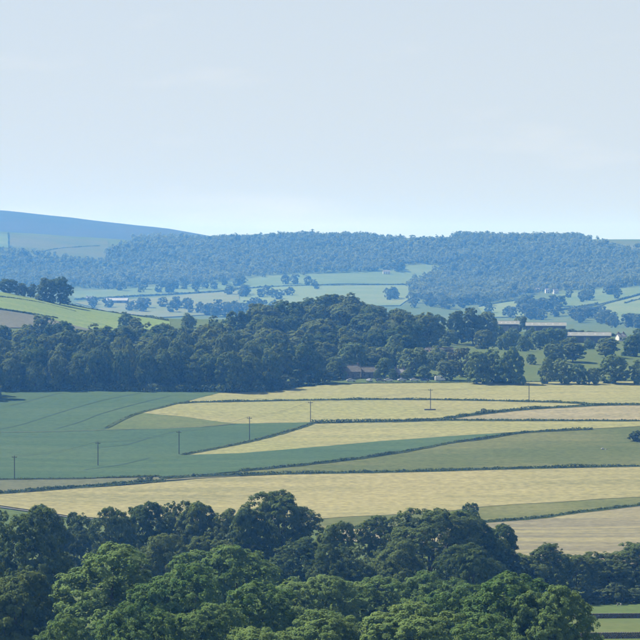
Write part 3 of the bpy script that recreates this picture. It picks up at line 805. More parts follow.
# single trees by the farm, the paddocks and the barns: column, top row, width px, distance, label
single = [
 (128, 312, 24, 1580, 'rounded tree standing out over the wood against the sunny hill'),
 (188, 313, 26, 1610, 'rounded tree top at the right end of the sunny hill crest'),
 (308, 334, 30, 1216, 'tall tree left of the farmhouse roof'),
 (351, 343, 31, 1262, 'round tree right behind the farmhouse roof'),
 (395, 336, 27, 1290, 'round tree standing left of the small green clearing'),
 (412, 348, 34, 1256, 'pale domed tree below the small clearing'),
 (384, 358, 20, 1246, 'small tree hiding the end of the farmhouse'),
 (377, 368, 9, 1236, 'little round tree touching the low wing of the farmhouse'),
 (407, 368, 12, 1238, 'little round tree right of the cream cottage'),
 (393, 369, 10, 1238, 'little round tree left of the cream cottage'),
 (336, 357, 22, 1240, 'bushy tree at the left gable of the farmhouse'),
 (424, 366, 22, 1246, 'low tree between the cream cottage and the white van'),
 (446, 360, 26, 1240, 'low dark tree behind the white van'),
 (477, 352, 28, 1218, 'tree right of the brownish green tree'),
 (493, 350, 26, 1224, 'tree in the middle of the clump left of the green paddock'),
 (509, 347, 36, 1216, 'broad tree at the right end of the clump beside the green paddock'),
 (440, 346, 30, 1300, 'tree at the lower edge of the small clearing'),
 (531, 354, 11, 1340, 'little round tree alone in the green paddock'),
 (555, 344, 28, 1350, 'left tree of the pair in the middle of the paddocks'),
 (573, 338, 28, 1362, 'right taller tree of the pair in the middle of the paddocks'),
 (547, 358, 17, 1214, 'narrow tree right of the gap to the green paddock'),
 (562, 359, 20, 1216, 'second tree right of the gap to the green paddock'),
 (579, 364, 22, 1212, 'low bushy tree on the field edge right of centre'),
 (613, 355, 34, 1218, 'broad tree on the field edge near the right side'),
 (594, 368, 14, 1212, 'small tree filling the gap on the right field edge'),
 (639, 360, 20, 1216, 'tree on the field edge cut by the right side'),
 (662, 352, 28, 1218, 'tree on the field edge beyond the right side'),
 (608, 338, 36, 1400, 'dark tree below the small white house'),
 (634, 335, 34, 1420, 'dark tree at the right side below the valley fields'),
 (660, 338, 34, 1410, 'dark tree beyond the right side below the valley fields'),
 (436, 314, 24, 1540, 'tree at the right end of the climbing wood'),
 (456, 311, 26, 1560, 'tall tree left of the barns'),
 (473, 308, 28, 1570, 'tallest tree left of the barns'),
 (489, 312, 22, 1575, 'tree touching the left barn'),
 (448, 330, 24, 1480, 'tree behind the brick sheds'),
 (484, 330, 22, 1490, 'tree below the tall trees left of the barns'),
 (506, 331, 28, 1480, 'rounded tree in front of the left barn'),
 (524, 336, 22, 1460, 'rounded tree in front of the gap between the barns'),
 (540, 331, 24, 1500, 'tree in front of the middle barn'),
 (556, 328, 24, 1520, 'tree in front of the right end of the middle barn'),
 (584, 345, 22, 1500, 'tree in front of the right barn'),
 (499, 326, 17, 1590, 'small round tree hiding the wall of the left barn'),
 (514, 328, 15, 1580, 'small round tree at the right end of the left barn'),
 (530, 327, 16, 1590, 'small round tree at the left end of the middle barn'),
 (547, 328, 17, 1585, 'small round tree hiding the wall of the middle barn'),
 (561, 329, 14, 1580, 'small round tree at the right end of the middle barn'),
 (571, 337, 15, 1530, 'small round tree at the left end of the right barn'),
 (590, 338, 16, 1540, 'small round tree hiding the wall of the right barn'),
 (604, 338, 14, 1535, 'small round tree at the right end of the right barn'),
 (520, 316, 16, 1790, 'tree between the left and middle barns'),
 (640, 328, 26, 1640, 'tree right of the small white house'),
]
for px, row, wpx, D, lab in single:
    x, y, h = top_height(px, row, D)
    plant((MID[int(px) % 5] if 'dark' in lab or 'tall' in lab else PARK[(int(px) * 7) % 3]), 'paddock_tree', x, y, max(h, 2.5), min(wpx / F * D * 1.02, max(h, 2.5) * 1.25), lab, 'tree', 'trees around the farm and paddocks')
x, y, h = top_height(461, 348, 1262)
plant(RUST, 'rust_tree', x, y, h, 13, 'brownish green tree in the clump right of the white van', 'tree', 'trees around the farm and paddocks')
# trees on the left hill crest
for px, row, wpx, D, lab in [(47, 278, 26, 1690, 'left half of the dark tree clump on the left hill crest'), (60, 277, 26, 1694, 'right half of the dark tree clump on the left hill crest'), (8, 279, 22, 1690, 'dark tree on the hill crest by the left edge'), (-14, 277, 24, 1690, 'tree on the hill crest beyond the left edge'), (22, 283, 14, 1705, 'small tree on the hill crest between the dark crest trees'), (31, 284, 13, 1705, 'small pale tree next to the dark crest clump')]:
    x, y, h = top_height(px, row, D)
    plant(MID[(px * 3) % 5], 'hilltop_tree', x, y, h, wpx / F * D, lab, 'tree', 'trees on the left hill crest')
# low trees behind the right barn and along the farm lane
for px in np.arange(566, 614, 7.5):
    x, y, h = top_height(px, 328.5 + (px - 566) * .08 + random.uniform(-1, 1), 1700)
    plant(MID[int(px) % 5], 'paddock_tree', x, y, h, 8, 'tree in the row behind the right barn', 'tree', 'row of trees behind the right barn')
# tree outside the left edge, only its flank and shadow show
for px, D, h in [(-9, 1143, 17), (-30, 1138, 18), (-20, 1158, 17)]:
    x, y = at_dist(px, D)
    plant(MID[0], 'paddock_tree', x, y, h, 12, 'tree at the left edge throwing its shadow onto the crop', 'tree', 'trees at the left edge of the crop')

# valley trees: clusters (column, foot row, half width px, count)
GV = 'scattered trees in the hazy valley'
rv = random.Random(5)
for cx, cr, hw, n, where in [(186, 314, 14, 5, 'behind the right end of the sunny hill'), (212, 317, 12, 5, 'above the right part of the left wood'), (240, 315, 12, 5, 'left of the climbing wood'), (262, 312, 10, 3, 'touching the climbing wood'), (146, 313, 14, 4, 'behind the middle of the sunny hill crest'),
                      (98, 310, 12, 3, 'below the long pale shed'), (152, 294, 14, 4, 'right of the long pale shed'), (178, 290, 12, 4, 'on the upper left valley field'), (205, 293, 10, 3, 'above the straw coloured valley field'), (232, 288, 9, 3, 'at the left end of the green valley field'), (120, 291, 12, 3, 'above the long pale shed'), (240, 300, 10, 3, 'at the right end of the straw valley field'), (275, 300, 12, 3, 'above the left shoulder of the climbing wood'),
                      (532, 312, 13, 9, 'in the dark clump below the bright white house'), (553, 311, 8, 4, 'right of the dark clump below the white houses'), (515, 319, 22, 4, 'behind the left barn'), (560, 320, 24, 7, 'behind the middle barn'), (590, 323, 16, 7, 'behind the right barn'), (622, 328, 18, 7, 'above the small white house'), (650, 329, 14, 4, 'at the foot of the bright right field'), (580, 303, 14, 3, 'in the narrow field right of the white houses'), (604, 299, 12, 4, 'at the top left corner of the bright right field'), (630, 289, 12, 4, 'at the right edge under the ridge wood'),
                      (398, 302, 10, 3, 'above the right end of the climbing wood'), (424, 308, 14, 5, 'below the tip of the right hill wood'), (450, 309, 14, 5, 'above the tall trees left of the barns'), (474, 310, 10, 4, 'above the left barn'), (398, 274, 3, 3, 'beside the lone white house'), (300, 290, 22, 3, 'in the green field above the climbing wood'), (545, 288.5, 18, 6, 'behind the white houses'), (517, 297, 9, 4, 'left of the bright white house')]:
    for k in range(int(n * 1.5 + .5)):
        px = cx + rv.uniform(-hw, hw) * 1.25; row = cr - rv.uniform(0, 6)
        p = ground_at(px, row, 2600, 4600)
        hh = rv.uniform(9, 16)
        plant(FAR[rv.randrange(3)], 'valley_tree', p[0], p[1], hh, hh * rv.uniform(.9, 1.3), 'hazy blue valley tree ' + where, 'tree', GV)
FH = dict(dmin=2600, dmax=4600, leaf=1.3, dens=2.2)
for pts, lab in [([(228, 290), (300, 286.5), (411, 285.5)], 'far hedge across the valley below the white house'),
                 ([(75, 300), (150, 296), (236, 291)], 'far hedge above the pale farm shed'),
                 ([(592, 312), (606, 304.5), (640, 295), (690, 283)], 'far hedge along the top of the bright right field'),
                 ([(625, 304), (640, 300), (690, 292)], 'short far hedge inside the bright right field'),
                 ([(480, 307), (520, 300.5), (545, 303)], 'far hedge left of the white houses'),
                 ([(545, 312), (570, 309), (598, 304.5)], 'far hedge below the white houses')]:
    hedge(pts, 3.0, 3.2, lab, 'hedges in the hazy valley', **FH)
hedge([(36, 254), (60, 249), (100, 246.5)], 2.5, 3, 'faint hedge across the open ridge pasture', 'hedges in the hazy valley', dmin=3600, dmax=4600, leaf=1.2, dens=2)

# hedges on the near slope
hedge([(178, 404.3), (195, 403.2), (240, 402.3), (320, 400.8), (400, 400.3), (480, 401.3), (520, 402.3), (560, 403.3), (585, 404.6), (604, 405.8)], 1.25, 2.2, 'long thin hedge under the top barley field', verge=1.9)
hedge([(312, 423.8), (370, 422.7), (415, 421.8), (440, 420), (480, 414.8), (520, 410.7), (560, 408.2), (604, 405.9), (640, 405.4), (690, 404.8)], 1.7, 2.8, 'hedge sweeping up right along the straw wedge', verge=1.9)
hedge([(395, 422.3), (446, 421), (480, 421.3), (560, 421.5), (640, 421.7), (690, 421.8)], 1.1, 1.9, 'thin hedge below the pinkish straw wedge', verge=1.9)
hedge([(182, 456), (222, 448.2), (255, 441.2), (285, 433.2), (300, 428.6), (312, 424.4)], 1.0, 1.8, 'low hedge slanting up between crop and barley wedge', verge=1.9, gaps=.15)
hedge([(240, 472), (280, 468.2), (320, 464), (360, 459.2), (400, 453.2), (430, 447.7), (450, 443.7), (482, 439.8), (520, 433.8), (560, 431.4), (592, 430)], 1.2, 1.8, 'curving hedge between the dark strip and dull pasture', verge=1.9)
hedge([(-60, 481), (0, 480.2), (80, 479.4), (120, 478), (160, 477.3)], .8, 1.2, 'low hedge at the foot of the blue-green crop', verge=1.9, gaps=.25)
hedge([(160, 479.3), (200, 477), (240, 475.8), (320, 474.2), (400, 472.9), (480, 470.5), (540, 469), (590, 468), (640, 467.2), (690, 466.5)], 1.4, 2.4, 'long hedge along the top of the biggest barley field', verge=1.9)
hedge([(-60, 499.8), (0, 494.3), (80, 488.2), (140, 483.4), (165, 481.5)], 1.5, 2.4, 'hedge under the narrow dull strip on the left', verge=1.9)
hedge([(440, 526.5), (505, 522), (540, 519), (580, 513.4), (640, 506.4), (690, 501)], 1.3, 2.2, 'hedge between the green bank and striped straw field', verge=1.9)
hedge([(300, 385.5), (340, 384.3), (400, 383.6), (470, 383.0), (560, 382.2), (690, 381.2)], .75, 2.0, 'hedge along the farm lane above the top barley field', verge=1.9)
hedge([(178, 404), (158, 409), (140, 413.5), (124, 419.5), (106, 429)], .7, 1.3, 'thin grassy edge bending round the left end of the barley', verge=1.9, gaps=.2)
hedge([(330, 531), (345, 530), (358, 529.5)], 1.6, 2, 'short dark hedge in the gap between the dark trees', verge=1.9)
# shrub, stones and bushes on the slope
for px, row, wd, hh, lab in [(637, 441.5, 7.5, 4.2, 'dark round shrub alone at the right edge of the dull pasture'), (484, 413.8, 2.8, 2.3, 'tiny dark bush on the hedge above the straw wedge'), (140, 482.6, 2.6, 1.8, 'tiny bush where the left hedges meet'), (149, 481.5, 3, 2.0, 'second tiny bush where the left hedges meet')]:
    p = ground_at(px, row)
    plant(BUSH[0], 'shrub', p[0], p[1], hh, wd, lab, 'shrub')
def boulder(px, row, s, lab):
    p = ground_at(px, row)
    bm = bmesh.new()
    bmesh.ops.create_icosphere(bm, subdivisions=2, radius=1)
    r = random.Random(int(px * 10))
    for v in bm.verts:
        v.co = Vector((v.co.x * s, v.co.y * s * .8, v.co.z * s * .55)) * r.uniform(.82, 1.15)
    me = bpy.data.meshes.new('boulder'); bm.to_mesh(me); bm.free()
    tag(link('boulder', me, M['rock'], None, (p[0], p[1], float(H(*p)) + s * .3 + .2)), lab, 'rock', 'pale stones in the dull pasture')
boulder(602.5, 450, .7, 'left larger pale stone in the dull pasture')
boulder(606, 450.2, .45, 'right smaller pale stone in the dull pasture')

# ------------------------------------------------------------------ boxes, poles, walls, buildings, cars
def box_bm(bm, x0, x1, y0, y1, z0, z1):
    vs = [bm.verts.new(c) for c in ((x0, y0, z0), (x1, y0, z0), (x1, y1, z0), (x0, y1, z0), (x0, y0, z1), (x1, y0, z1), (x1, y1, z1), (x0, y1, z1))]
    for f in ((3, 2, 1, 0), (4, 5, 6, 7), (0, 1, 5, 4), (1, 2, 6, 5), (2, 3, 7, 6), (3, 0, 4, 7)):
        bm.faces.new([vs[i] for i in f])

def part(name, boxes, mat, parent, bevel=0.0):
    bm = bmesh.new()
    for b in boxes: box_bm(bm, *b)
    if bevel:
        bmesh.ops.bevel(bm, geom=bm.edges[:], offset=bevel, segments=2, affect='EDGES')
    me = bpy.data.meshes.new(name); bm.to_mesh(me); bm.free()
    return link(name, me, mat, parent)

def poly_part(name, verts, faces, mat, parent):
    me = bpy.data.meshes.new(name)
    me.from_pydata([tuple(v) for v in verts], [], faces); me.update()
    return link(name, me, mat, parent)

def pole(loc, h, rz):
    e = empty('utility_pole', loc, rz)
    v, f = [], []
    tube(v, f, [(0, 0, -.8), (0, 0, h * .5), (0, 0, h)], [.17, .15, .13], 10)
    f.append(tuple(range(len(v) - 10, len(v))))
    me = bpy.data.meshes.new('post'); me.from_pydata(v, [], f); me.update()
    link('post', me, M['pole'], e)
    part('crossarm', [(-1.15, 1.15, -.09, .09, h - .55, h - .37)], M['pole'], e, .015)
    part('brace', [(-.05, .05, -.22, -.1, h - 1.2, h - .3)], M['iron'], e)
    for x in (-1.0, 0, 1.0):
        iv, if_ = [], []
        z0 = h - .37 if x else h
        tube(iv, if_, [(x, 0, z0), (x, 0, z0 + .08), (x, 0, z0 + .2), (x, 0, z0 + .28)], [.03, .08, .08, .03], 8)
        link('insulator', mesh_np('insulator', iv, if_, True), M['ceramic'], e)
    return e
PL = [(14.5, 479, 456, 'utility pole on the left edge of the blue-green crop'), (98, 466.5, 442, 'second utility pole from the left in the blue-green crop'), (179, 455, 431, 'third utility pole from the left near the slanting hedge'),
      (249.5, 440.5, 417, 'utility pole on the slanting hedge at the barley wedge'), (310.5, 423.5, 401.5, 'utility pole above the top of the slanting hedge'), (430.5, 410.5, 389, 'utility pole on a dark patch in the second barley field'), (529, 402, 383, 'rightmost utility pole beside the long thin hedge')]
tops = []
for px, base, top, lab in PL:
    p = ground_at(px, base)
    z = float(H(*p))
    D = math.hypot(*p)
    hh = (base - top) / F * D
    e = pole((p[0], p[1], z), hh, R(-35))
    tag(e, lab, 'utility pole', 'utility poles crossing the fields')
    tops.append((p[0], p[1], z + hh, hh))
def wire(a, b, lab):
    v, f = [], []
    for k in (-1.0, 0, 1.0):
        ca = math.cos(R(-35)) * k; sa = math.sin(R(-35)) * k
        pts = []
        for i in range(13):
            t = i / 12
            q = [a[j] * (1 - t) + b[j] * t for j in range(3)]
            dz = (.28 if k == 0 else -.09) - 1.1 * 4 * t * (1 - t)
            pts.append((q[0] + ca, q[1] + sa, q[2] + dz))
        tube(v, f, pts, [.018] * 13, 4)
    tag(link('power_line', mesh_np('power_line', v, f, True), M['wire']), lab, 'power line', 'power lines between the poles')
names = ['first and second', 'second and third', 'third and fourth', 'fourth and fifth', 'fifth and sixth', 'sixth and seventh']
for i, n in enumerate(names):
    wire(tops[i], tops[i + 1], 'thin sagging wires between the %s poles from the left' % n)
p = ground_at(430, 410.8)
tag(part('feed_trough', [(-2.4, 2.4, -.7, .7, -.2, .5)], M['boards'], None, .08), 'low dark trough at the foot of the sixth pole', 'trough').location = (p[0], p[1], float(H(*p)) + .3)

# dry-stone walls around the paddocks at the lower right, and the two sheep
def stone_wall(pts, lab):
    W = [ground_at(*q) for q in catmull(pts, 6)]
    seg = np.concatenate([[0], np.cumsum([np.linalg.norm(b - a) for a, b in zip(W, W[1:])])])
    Wm = np.array(W); o0 = np.array([W[0][0], W[0][1], float(H(*W[0]))])
    root = empty('stone_wall', o0)
    v, q = [], []
    n = int(seg[-1] / .45)
    rr = np.random.default_rng(3)
    for course in range(5):
        for k in range(n):
            s = (k + .5 * (course % 2)) * .45
            cx, cy = np.interp(s, seg, Wm[:, 0]), np.interp(s, seg, Wm[:, 1])
            cz = float(H(cx, cy)) + .12 + course * .24
            c = np.array([cx, cy, cz]) - o0
            d = np.array([rr.uniform(.18, .23), rr.uniform(.2, .28) - course * .02, rr.uniform(.10, .13)])
            b = len(v)
            for sx, sy, sz in ((-1, -1, -1), (1, -1, -1), (1, 1, -1), (-1, 1, -1), (-1, -1, 1), (1, -1, 1), (1, 1, 1), (-1, 1, 1)):
                v.append(c + np.array([sx, sy, sz]) * d * rr.uniform(.85, 1.1, 3))
            for f in ((3, 2, 1, 0), (4, 5, 6, 7), (0, 1, 5, 4), (1, 2, 6, 5), (2, 3, 7, 6), (3, 0, 4, 7)):
                q.append([b + i for i in f])
    o = link('stones', mesh_np('stones', v, q), M['stone'], root)
    o['kind'] = 'stuff'
    return tag(root, lab, 'wall', 'dry-stone walls of the paddocks')
stone_wall([(575, 619.2), (610, 618.8), (640, 618.6), (690, 618.2)], 'dark dry-stone wall between the two lower right paddocks')
stone_wall([(560, 639), (610, 638.4), (640, 638.2), (690, 637.6)], 'dry-stone wall at the bottom right edge of the picture')

def sheep(px, row, rz, lab):
    p = ground_at(px, row)
    e = empty('sheep', (p[0], p[1], float(H(*p)) + .25), rz, (.62, .62, .62))
    bm = bmesh.new()
    vs = [bm.verts.new(c) for c in ((-.42, 0, .62), (0, 0, .64), (.38, 0, .66), (.56, 0, .74), (.72, 0, .70), (-.36, .13, .3), (-.36, .14, .04), (-.36, -.13, .3), (-.36, -.14, .04), (.32, .13, .3), (.32, .13, .04), (.32, -.13, .3), (.32, -.13, .04))]
    for a, b in ((0, 1), (1, 2), (2, 3), (3, 4), (0, 5), (5, 6), (0, 7), (7, 8), (2, 9), (9, 10), (2, 11), (11, 12)):
        bm.edges.new((vs[a], vs[b]))
    me = bpy.data.meshes.new('body'); bm.to_mesh(me); bm.free()
    o = link('body', me, M['wool'], e)
    md = o.modifiers.new('skin', 'SKIN')
    for i, rad in enumerate([.24, .29, .25, .13, .08, .07, .04, .07, .04, .07, .04, .07, .04]):
        me.skin_vertices[0].data[i].radius = (rad, rad)
    me.skin_vertices[0].data[1].use_root = True
    o.modifiers.new('sub', 'SUBSURF').levels = 1
    for s in (-1, 1):
        poly_part('ear', [(.6, s * .08, .8), (.64, s * .22, .8), (.68, s * .08, .77), (.64, s * .12, .74)], [(0, 1, 2), (0, 3, 1), (1, 3, 2), (0, 2, 3)], M['face'], e)
    tag(e, lab, 'sheep', 'sheep at the wood edge')
sheep(617.5, 607.2, 1.3, 'left of two small pale sheep by the wood edge in the bright paddock')
sheep(621, 607, 1.8, 'right of two small pale sheep by the wood edge in the bright paddock')

def house(name, px, D, L_, W_, hw, hr, wall, roof, label, cat='house', rz=0.0, wins=3, door=True, chimney=True, group=None, base_row=None, overhang=.35, win=(1.0, 1.2), barn=False):
    if base_row is not None:
        p = ground_at(px, base_row, 1150 if D < 2000 else 2600, 4600); x, y = p
    else:
        x, y = at_dist(px, D)
    e = empty(name, (x, y, float(H(x, y)) - .15), rz)
    l, w_ = L_ / 2, W_ / 2
    v = [(-l, -w_, -.8), (l, -w_, -.8), (l, w_, -.8), (-l, w_, -.8), (-l, -w_, hw), (l, -w_, hw), (l, w_, hw), (-l, w_, hw), (-l, 0, hw + hr), (l, 0, hw + hr)]
    poly_part('wall', v, [(0, 1, 5, 4), (1, 2, 6, 9, 5), (2, 3, 7, 6), (3, 0, 4, 8, 7)], wall, e)
    oh = overhang; k = hr / w_; t = .16
    for s in (-1, 1):
        a = [(-l - oh, s * (w_ + oh), hw - k * oh + .05), (l + oh, s * (w_ + oh), hw - k * oh + .05), (l + oh, 0, hw + hr + .05), (-l - oh, 0, hw + hr + .05)]
        b = [(q[0], q[1], q[2] + t) for q in a]
        ro = poly_part('roof_slope', a + b, [(3, 2, 1, 0), (4, 5, 6, 7), (0, 1, 5, 4), (1, 2, 6, 5), (2, 3, 7, 6), (3, 0, 4, 7)], roof, e)
        if barn:      # translucent roof lights in sheet roofs
            for fx in np.linspace(-.7, .7, 5):
                u0, u1 = fx * l - .5, fx * l + .5
                g0, g1 = .3, .7
                def P(u, g): return (u, s * (w_ + oh) * (1 - g), hw - k * oh + .05 + (hr + k * oh) * g + t + .03)
                poly_part('roof_light', [P(u0, g0), P(u1, g0), P(u1, g1), P(u0, g1)], [(0, 1, 2, 3)], M['roof_light'], ro)
    part('ridge_cap', [(-l - oh, l + oh, -.15, .15, hw + hr + t - .02, hw + hr + t + .14)], roof, e)
    if chimney:
        part('chimney', [(l - 1.3, l - .5, -.35, .35, hw + hr - .5, hw + hr + 1.2)], M['brick'], e)
        part('chimney', [(-l + .5, -l + 1.3, -.35, .35, hw + hr - .5, hw + hr + 1.1)], M['brick'], e)
    if wins:
        fl = [1.0] if hw < 3.6 else [1.0, 3.4]
        for z0 in fl:
            for i in range(wins):
                cx = -l + L_ * (i + .5) / wins
                if door and z0 == 1.0 and i == wins // 2:
                    d = part('door', [(cx - .5, cx + .5, -w_ - .06, -w_ + .02, 0, 2.1)], M['boards'], e)
                    part('handle', [(cx + .3, cx + .38, -w_ - .12, -w_ - .06, 1.0, 1.12)], M['iron'], d)
                    continue
                g = part('window', [(cx - win[0] / 2, cx + win[0] / 2, -w_ - .03, -w_ + .05, z0, z0 + win[1])], M['glass'], e)
                part('frame', [(cx - win[0] / 2 - .1, cx + win[0] / 2 + .1, -w_ - .06, -w_ - .0, z0 - .1, z0), (cx - win[0] / 2 - .1, cx + win[0] / 2 + .1, -w_ - .06, -w_, z0 + win[1], z0 + win[1] + .1),
                               (cx - win[0] / 2 - .1, cx - win[0] / 2, -w_ - .06, -w_, z0, z0 + win[1]), (cx + win[0] / 2, cx + win[0] / 2 + .1, -w_ - .06, -w_, z0, z0 + win[1]), (cx - .03, cx + .03, -w_ - .055, -w_ - .032, z0, z0 + win[1])], M['frame'], g)
    if barn:
        for i in range(3):
            cx = -l + L_ * (i + .5) / 3
            d = part('door', [(cx - 2, cx + 2, -w_ - .1, -w_ + .02, -.1, hw * .78)], M['iron'], e)
            part('rail', [(cx - 2.3, cx + 2.3, -w_ - .16, -w_ - .02, hw * .78 + .01, hw * .78 + .16)], M['boards'], d)
    return tag(e, label, cat, group)

house('farmhouse', 350, 1243, 9.5, 6.5, 3.3, 2.9, M['stone'], M['roof_brown'], 'stone farmhouse with brown roof at the wood edge', rz=R(6), wins=4)
house('farm_wing', 369, 1246, 7.5, 5.2, 3.0, 2.2, M['stone'], M['roof_brown'], 'low wing of the farmhouse half hidden by small trees', rz=R(6), wins=3, chimney=False)
house('cottage', 400, 1243, 5.5, 4.5, 2.9, 1.8, M['cream'], M['roof_slate'], 'cream cottage peeping out between the low trees', rz=R(-8), wins=3, chimney=True)
for i, (px, D, lab) in enumerate([(424, 1392, 'first reddish shed from the left at the far side of the clearing'), (433, 1394, 'second reddish shed from the left at the clearing'), (441, 1396, 'third reddish shed from the left at the clearing'), (449, 1398, 'rightmost reddish shed at the clearing')]):
    house('shed', px, D, 4.0, 3.0, 2.2, 1.1, M['brick'], M['roof_brown'], lab, 'shed', rz=R(10 + 4 * i), wins=1, door=False, chimney=False, group='sheds beyond the clearing', win=(.7, .7))
def barn(px, D, toprow, L_, W_, rz, lab):
    x, y, h = top_height(px, toprow, D)
    hw = max(3.0, h - 2.3)
    house('barn', px, D, L_, W_, hw, 1.9, M['boards'], M['roof_sheet'], lab, 'barn', rz=rz, wins=0, door=False, chimney=False, group='long farm sheds with pale roofs', overhang=.6, barn=True)
barn(506, 1740, 320.3, 17, 14, R(-4), 'left pale roofed barn half behind the tall trees')
barn(546, 1735, 321.8, 26, 14, R(-5), 'middle pale roofed barn')
barn(587, 1620, 331.5, 29, 14, R(-6), 'right pale roofed barn, nearest of the three')
house('white_house', 621, 1640, 5.2, 5, 3.0, 1.8, M['white_wall'], M['roof_slate'], 'small white house right of the right barn', rz=R(20), wins=2, door=False)
# far houses
for px, row, L_, rz, lab in [(526.5, 293, 9, .2, 'bright white house at the foot of the right hill wood'), (537, 292.6, 8, -.2, 'white house second from the left below the right hill wood'), (548, 293, 8, .1, 'white house third from the left below the right hill wood'), (555.5, 293.6, 7, .3, 'rightmost white house below the right hill wood')]:
    house('white_house', px, 3200, L_, 6, 4.6, 2.4, M['white_wall'], M['roof_slate'], lab, 'house', rz, 3, True, True, 'white houses in the valley', row)
house('white_house', 386.5, 3400, 11, 7, 4.6, 2.6, M['white_wall'], M['roof_slate'], 'white house alone in the green field below the ridge wood', 'house', .05, 3, True, True, None, 274.5)
house('farm_shed', 116, 2700, 32, 16, 4.5, 3.0, M['boards'], M['roof_white'], 'long pale farm shed in the left valley', 'barn', -.05, 0, False, False, None, 303.5, .6, barn=True)
house('farm_shed', 90, 2700, 10, 8, 4.0, 2.4, M['cream'], M['roof_slate'], 'small cream farmhouse beside the long pale shed in the left valley', 'house', .1, 3, True, True, None, 301)
house('white_house', 218, 2500, 9, 6, 4.4, 2.4, M['white_wall'], M['roof_slate'], 'pale house among the trees at the foot of the left valley', 'house', .2, 3, True, True, None, 312)

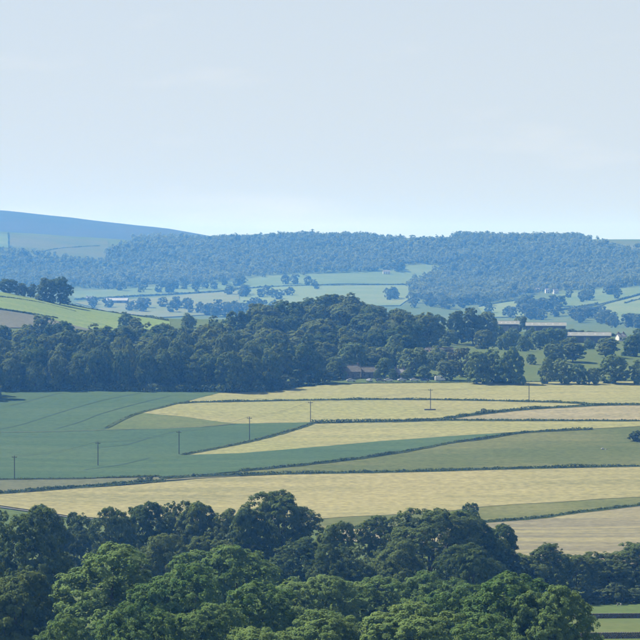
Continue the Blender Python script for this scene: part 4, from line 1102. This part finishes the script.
def car(px, row, rz, paint, lab, van=False):
    p = ground_at(px, row, 1150)
    e = empty('parked_car' if not van else 'parked_van', (p[0], p[1], float(H(*p)) + .02), rz)
    hw = .88
    if van:
        prof = [(-2.4, .35), (-2.45, 1.0), (-2.4, 2.15), (-2.2, 2.3), (1.1, 2.3), (1.7, 1.4), (2.4, 1.1), (2.5, .7), (2.45, .35)]
    else:
        prof = [(-2.05, .3), (-2.15, .65), (-2.05, .92), (-1.55, 1.0), (-1.05, 1.42), (.25, 1.46), (.95, 1.0), (1.8, .86), (2.1, .65), (2.05, .3)]
    v = []
    for s in (-1, 1):
        for x, z in prof:
            tuck = .86 if z > 1.15 else 1.0
            v.append((x, s * hw * tuck, z))
    n = len(prof)
    f = [tuple(range(n - 1, -1, -1)), tuple(range(n, 2 * n))] + [(i, (i + 1) % n, n + (i + 1) % n, n + i) for i in range(n)]
    me = bpy.data.meshes.new('body'); me.from_pydata(v, [], f); me.update()
    bm = bmesh.new(); bm.from_mesh(me); bmesh.ops.recalc_face_normals(bm, faces=bm.faces[:])
    bmesh.ops.bevel(bm, geom=bm.edges[:], offset=.06, segments=2, affect='EDGES', clamp_overlap=True)
    bm.to_mesh(me); bm.free()
    link('body', me, M[paint], e)
    for s in (-1, 1):
        yo = s * (hw * .93 + .012)
        if van:
            poly_part('side_window', [(.3, yo, 1.45), (1.35, yo, 1.45), (.95, s * .77, 2.1), (.3, s * .77, 2.1)], [(0, 1, 2, 3)], M['glass'], e)
        else:
            poly_part('side_window', [(-1.3, s * .875, 1.03), (-.4, s * .875, 1.03), (-.4, s * .79, 1.36), (-.98, s * .79, 1.36)], [(0, 1, 2, 3)], M['glass'], e)
            poly_part('side_window', [(-.32, s * .875, 1.03), (.7, s * .875, 1.03), (.22, s * .79, 1.36), (-.32, s * .79, 1.36)], [(0, 1, 2, 3)], M['glass'], e)
        for wx in (-1.35, 1.35):
            tv, tf = [], []
            tube(tv, tf, [(wx, s * .66, .33), (wx, s * .68, .33), (wx, s * .9, .33), (wx, s * .92, .33)], [.26, .33, .33, .26], 14)
            wh = link('wheel', mesh_np('wheel', tv, tf, True), M['tyre'], e)
            rv_, rf = [], []
            tube(rv_, rf, [(wx, s * .9, .33), (wx, s * .925, .33), (wx, s * .93, .33)], [.24, .22, .02], 12)
            link('rim', mesh_np('rim', rv_, rf, True), M['alloy'], wh)
        xf = 2.5 if van else 2.1
        part('headlight', [(xf - .12, xf + .02, s * .65 - .15, s * .65 + .15, .62, .78)], M['lamp_glass'], e)
    if van:
        poly_part('windscreen', [(1.13, -.68, 2.22), (1.13, .68, 2.22), (1.7, .76, 1.45), (1.7, -.76, 1.45)], [(0, 1, 2, 3)], M['glass'], e)
    else:
        poly_part('windscreen', [(.32, -.66, 1.43), (.32, .66, 1.43), (.95, .74, 1.04), (.95, -.74, 1.04)], [(0, 1, 2, 3)], M['glass'], e)
        poly_part('rear_window', [(-1.12, -.66, 1.41), (-1.12, .66, 1.41), (-1.55, .74, 1.05), (-1.55, -.74, 1.05)], [(0, 3, 2, 1)], M['glass'], e)
    return tag(e, lab, 'van' if van else 'car', 'vehicles parked by the farm')
for a in [(351, 381.6, .2, 'car_silver', 'silver car parked in front of the farmhouse'), (369.5, 381.6, 1.2, 'car_white', 'white car parked end on beside the farmhouse wing'), (380, 381.4, .1, 'car_grey', 'grey car parked left of the bright white car'),
          (388.5, 381.4, .05, 'car_white', 'bright white car parked in front of the cottage'), (402, 381.2, .4, 'car_silver', 'silver car parked right of the cottage'), (414.5, 381.2, .1, 'car_white', 'white car parked below the pale domed tree'), (425, 381.2, -.2, 'car_blue', 'dark blue car parked left of the white van')]:
    car(*a)
car(440, 381.0, .15, 'car_white', 'white van parked below the brownish green tree', True)

# thin masts on the ridge
for px, hpx, lab in [(456.5, 4, 'left thin mast on the ridge'), (461, 5, 'second thin mast on the ridge'), (466, 4.5, 'third thin mast on the ridge')]:
    x, y = at_dist(px, 4490)
    hh = hpx / F * 4490 + 3
    e = empty('mast', (x, y, float(H(x, y))))
    v, f = [], []
    tube(v, f, [(0, 0, -1), (0, 0, hh)], [.35, .2], 6)
    link('post', mesh_np('post', v, f, True), M['iron'], e)
    part('crossarm', [(-1.4, 1.4, -.15, .15, hh - 1.2, hh - .9)], M['iron'], e)
    tag(e, lab + ' left of the right hill', 'mast', 'masts on the ridge')

# ------------------------------------------------------------------ haze: the air itself
m, t, out = nodes('haze_air')
pv = t.nodes.new('ShaderNodeVolumePrincipled')
pv.inputs['Color'].default_value = (.10, .365, 1.0, 1)
pv.inputs['Absorption Color'].default_value = (1, 1, 1, 1)
pv.inputs['Density'].default_value = 1.38e-4
pv.inputs['Anisotropy'].default_value = 0.35
t.links.new(pv.outputs[0], out.inputs['Volume'])
bm = bmesh.new()
box_bm(bm, -9800, 9800, -9800, 9800, -92, 95)
me = bpy.data.meshes.new('haze'); bm.to_mesh(me); bm.free()
tag(link('haze', me, m), 'thin blue summer haze over the valley', 'haze', kind='stuff')
print('mid trees', n_mid)
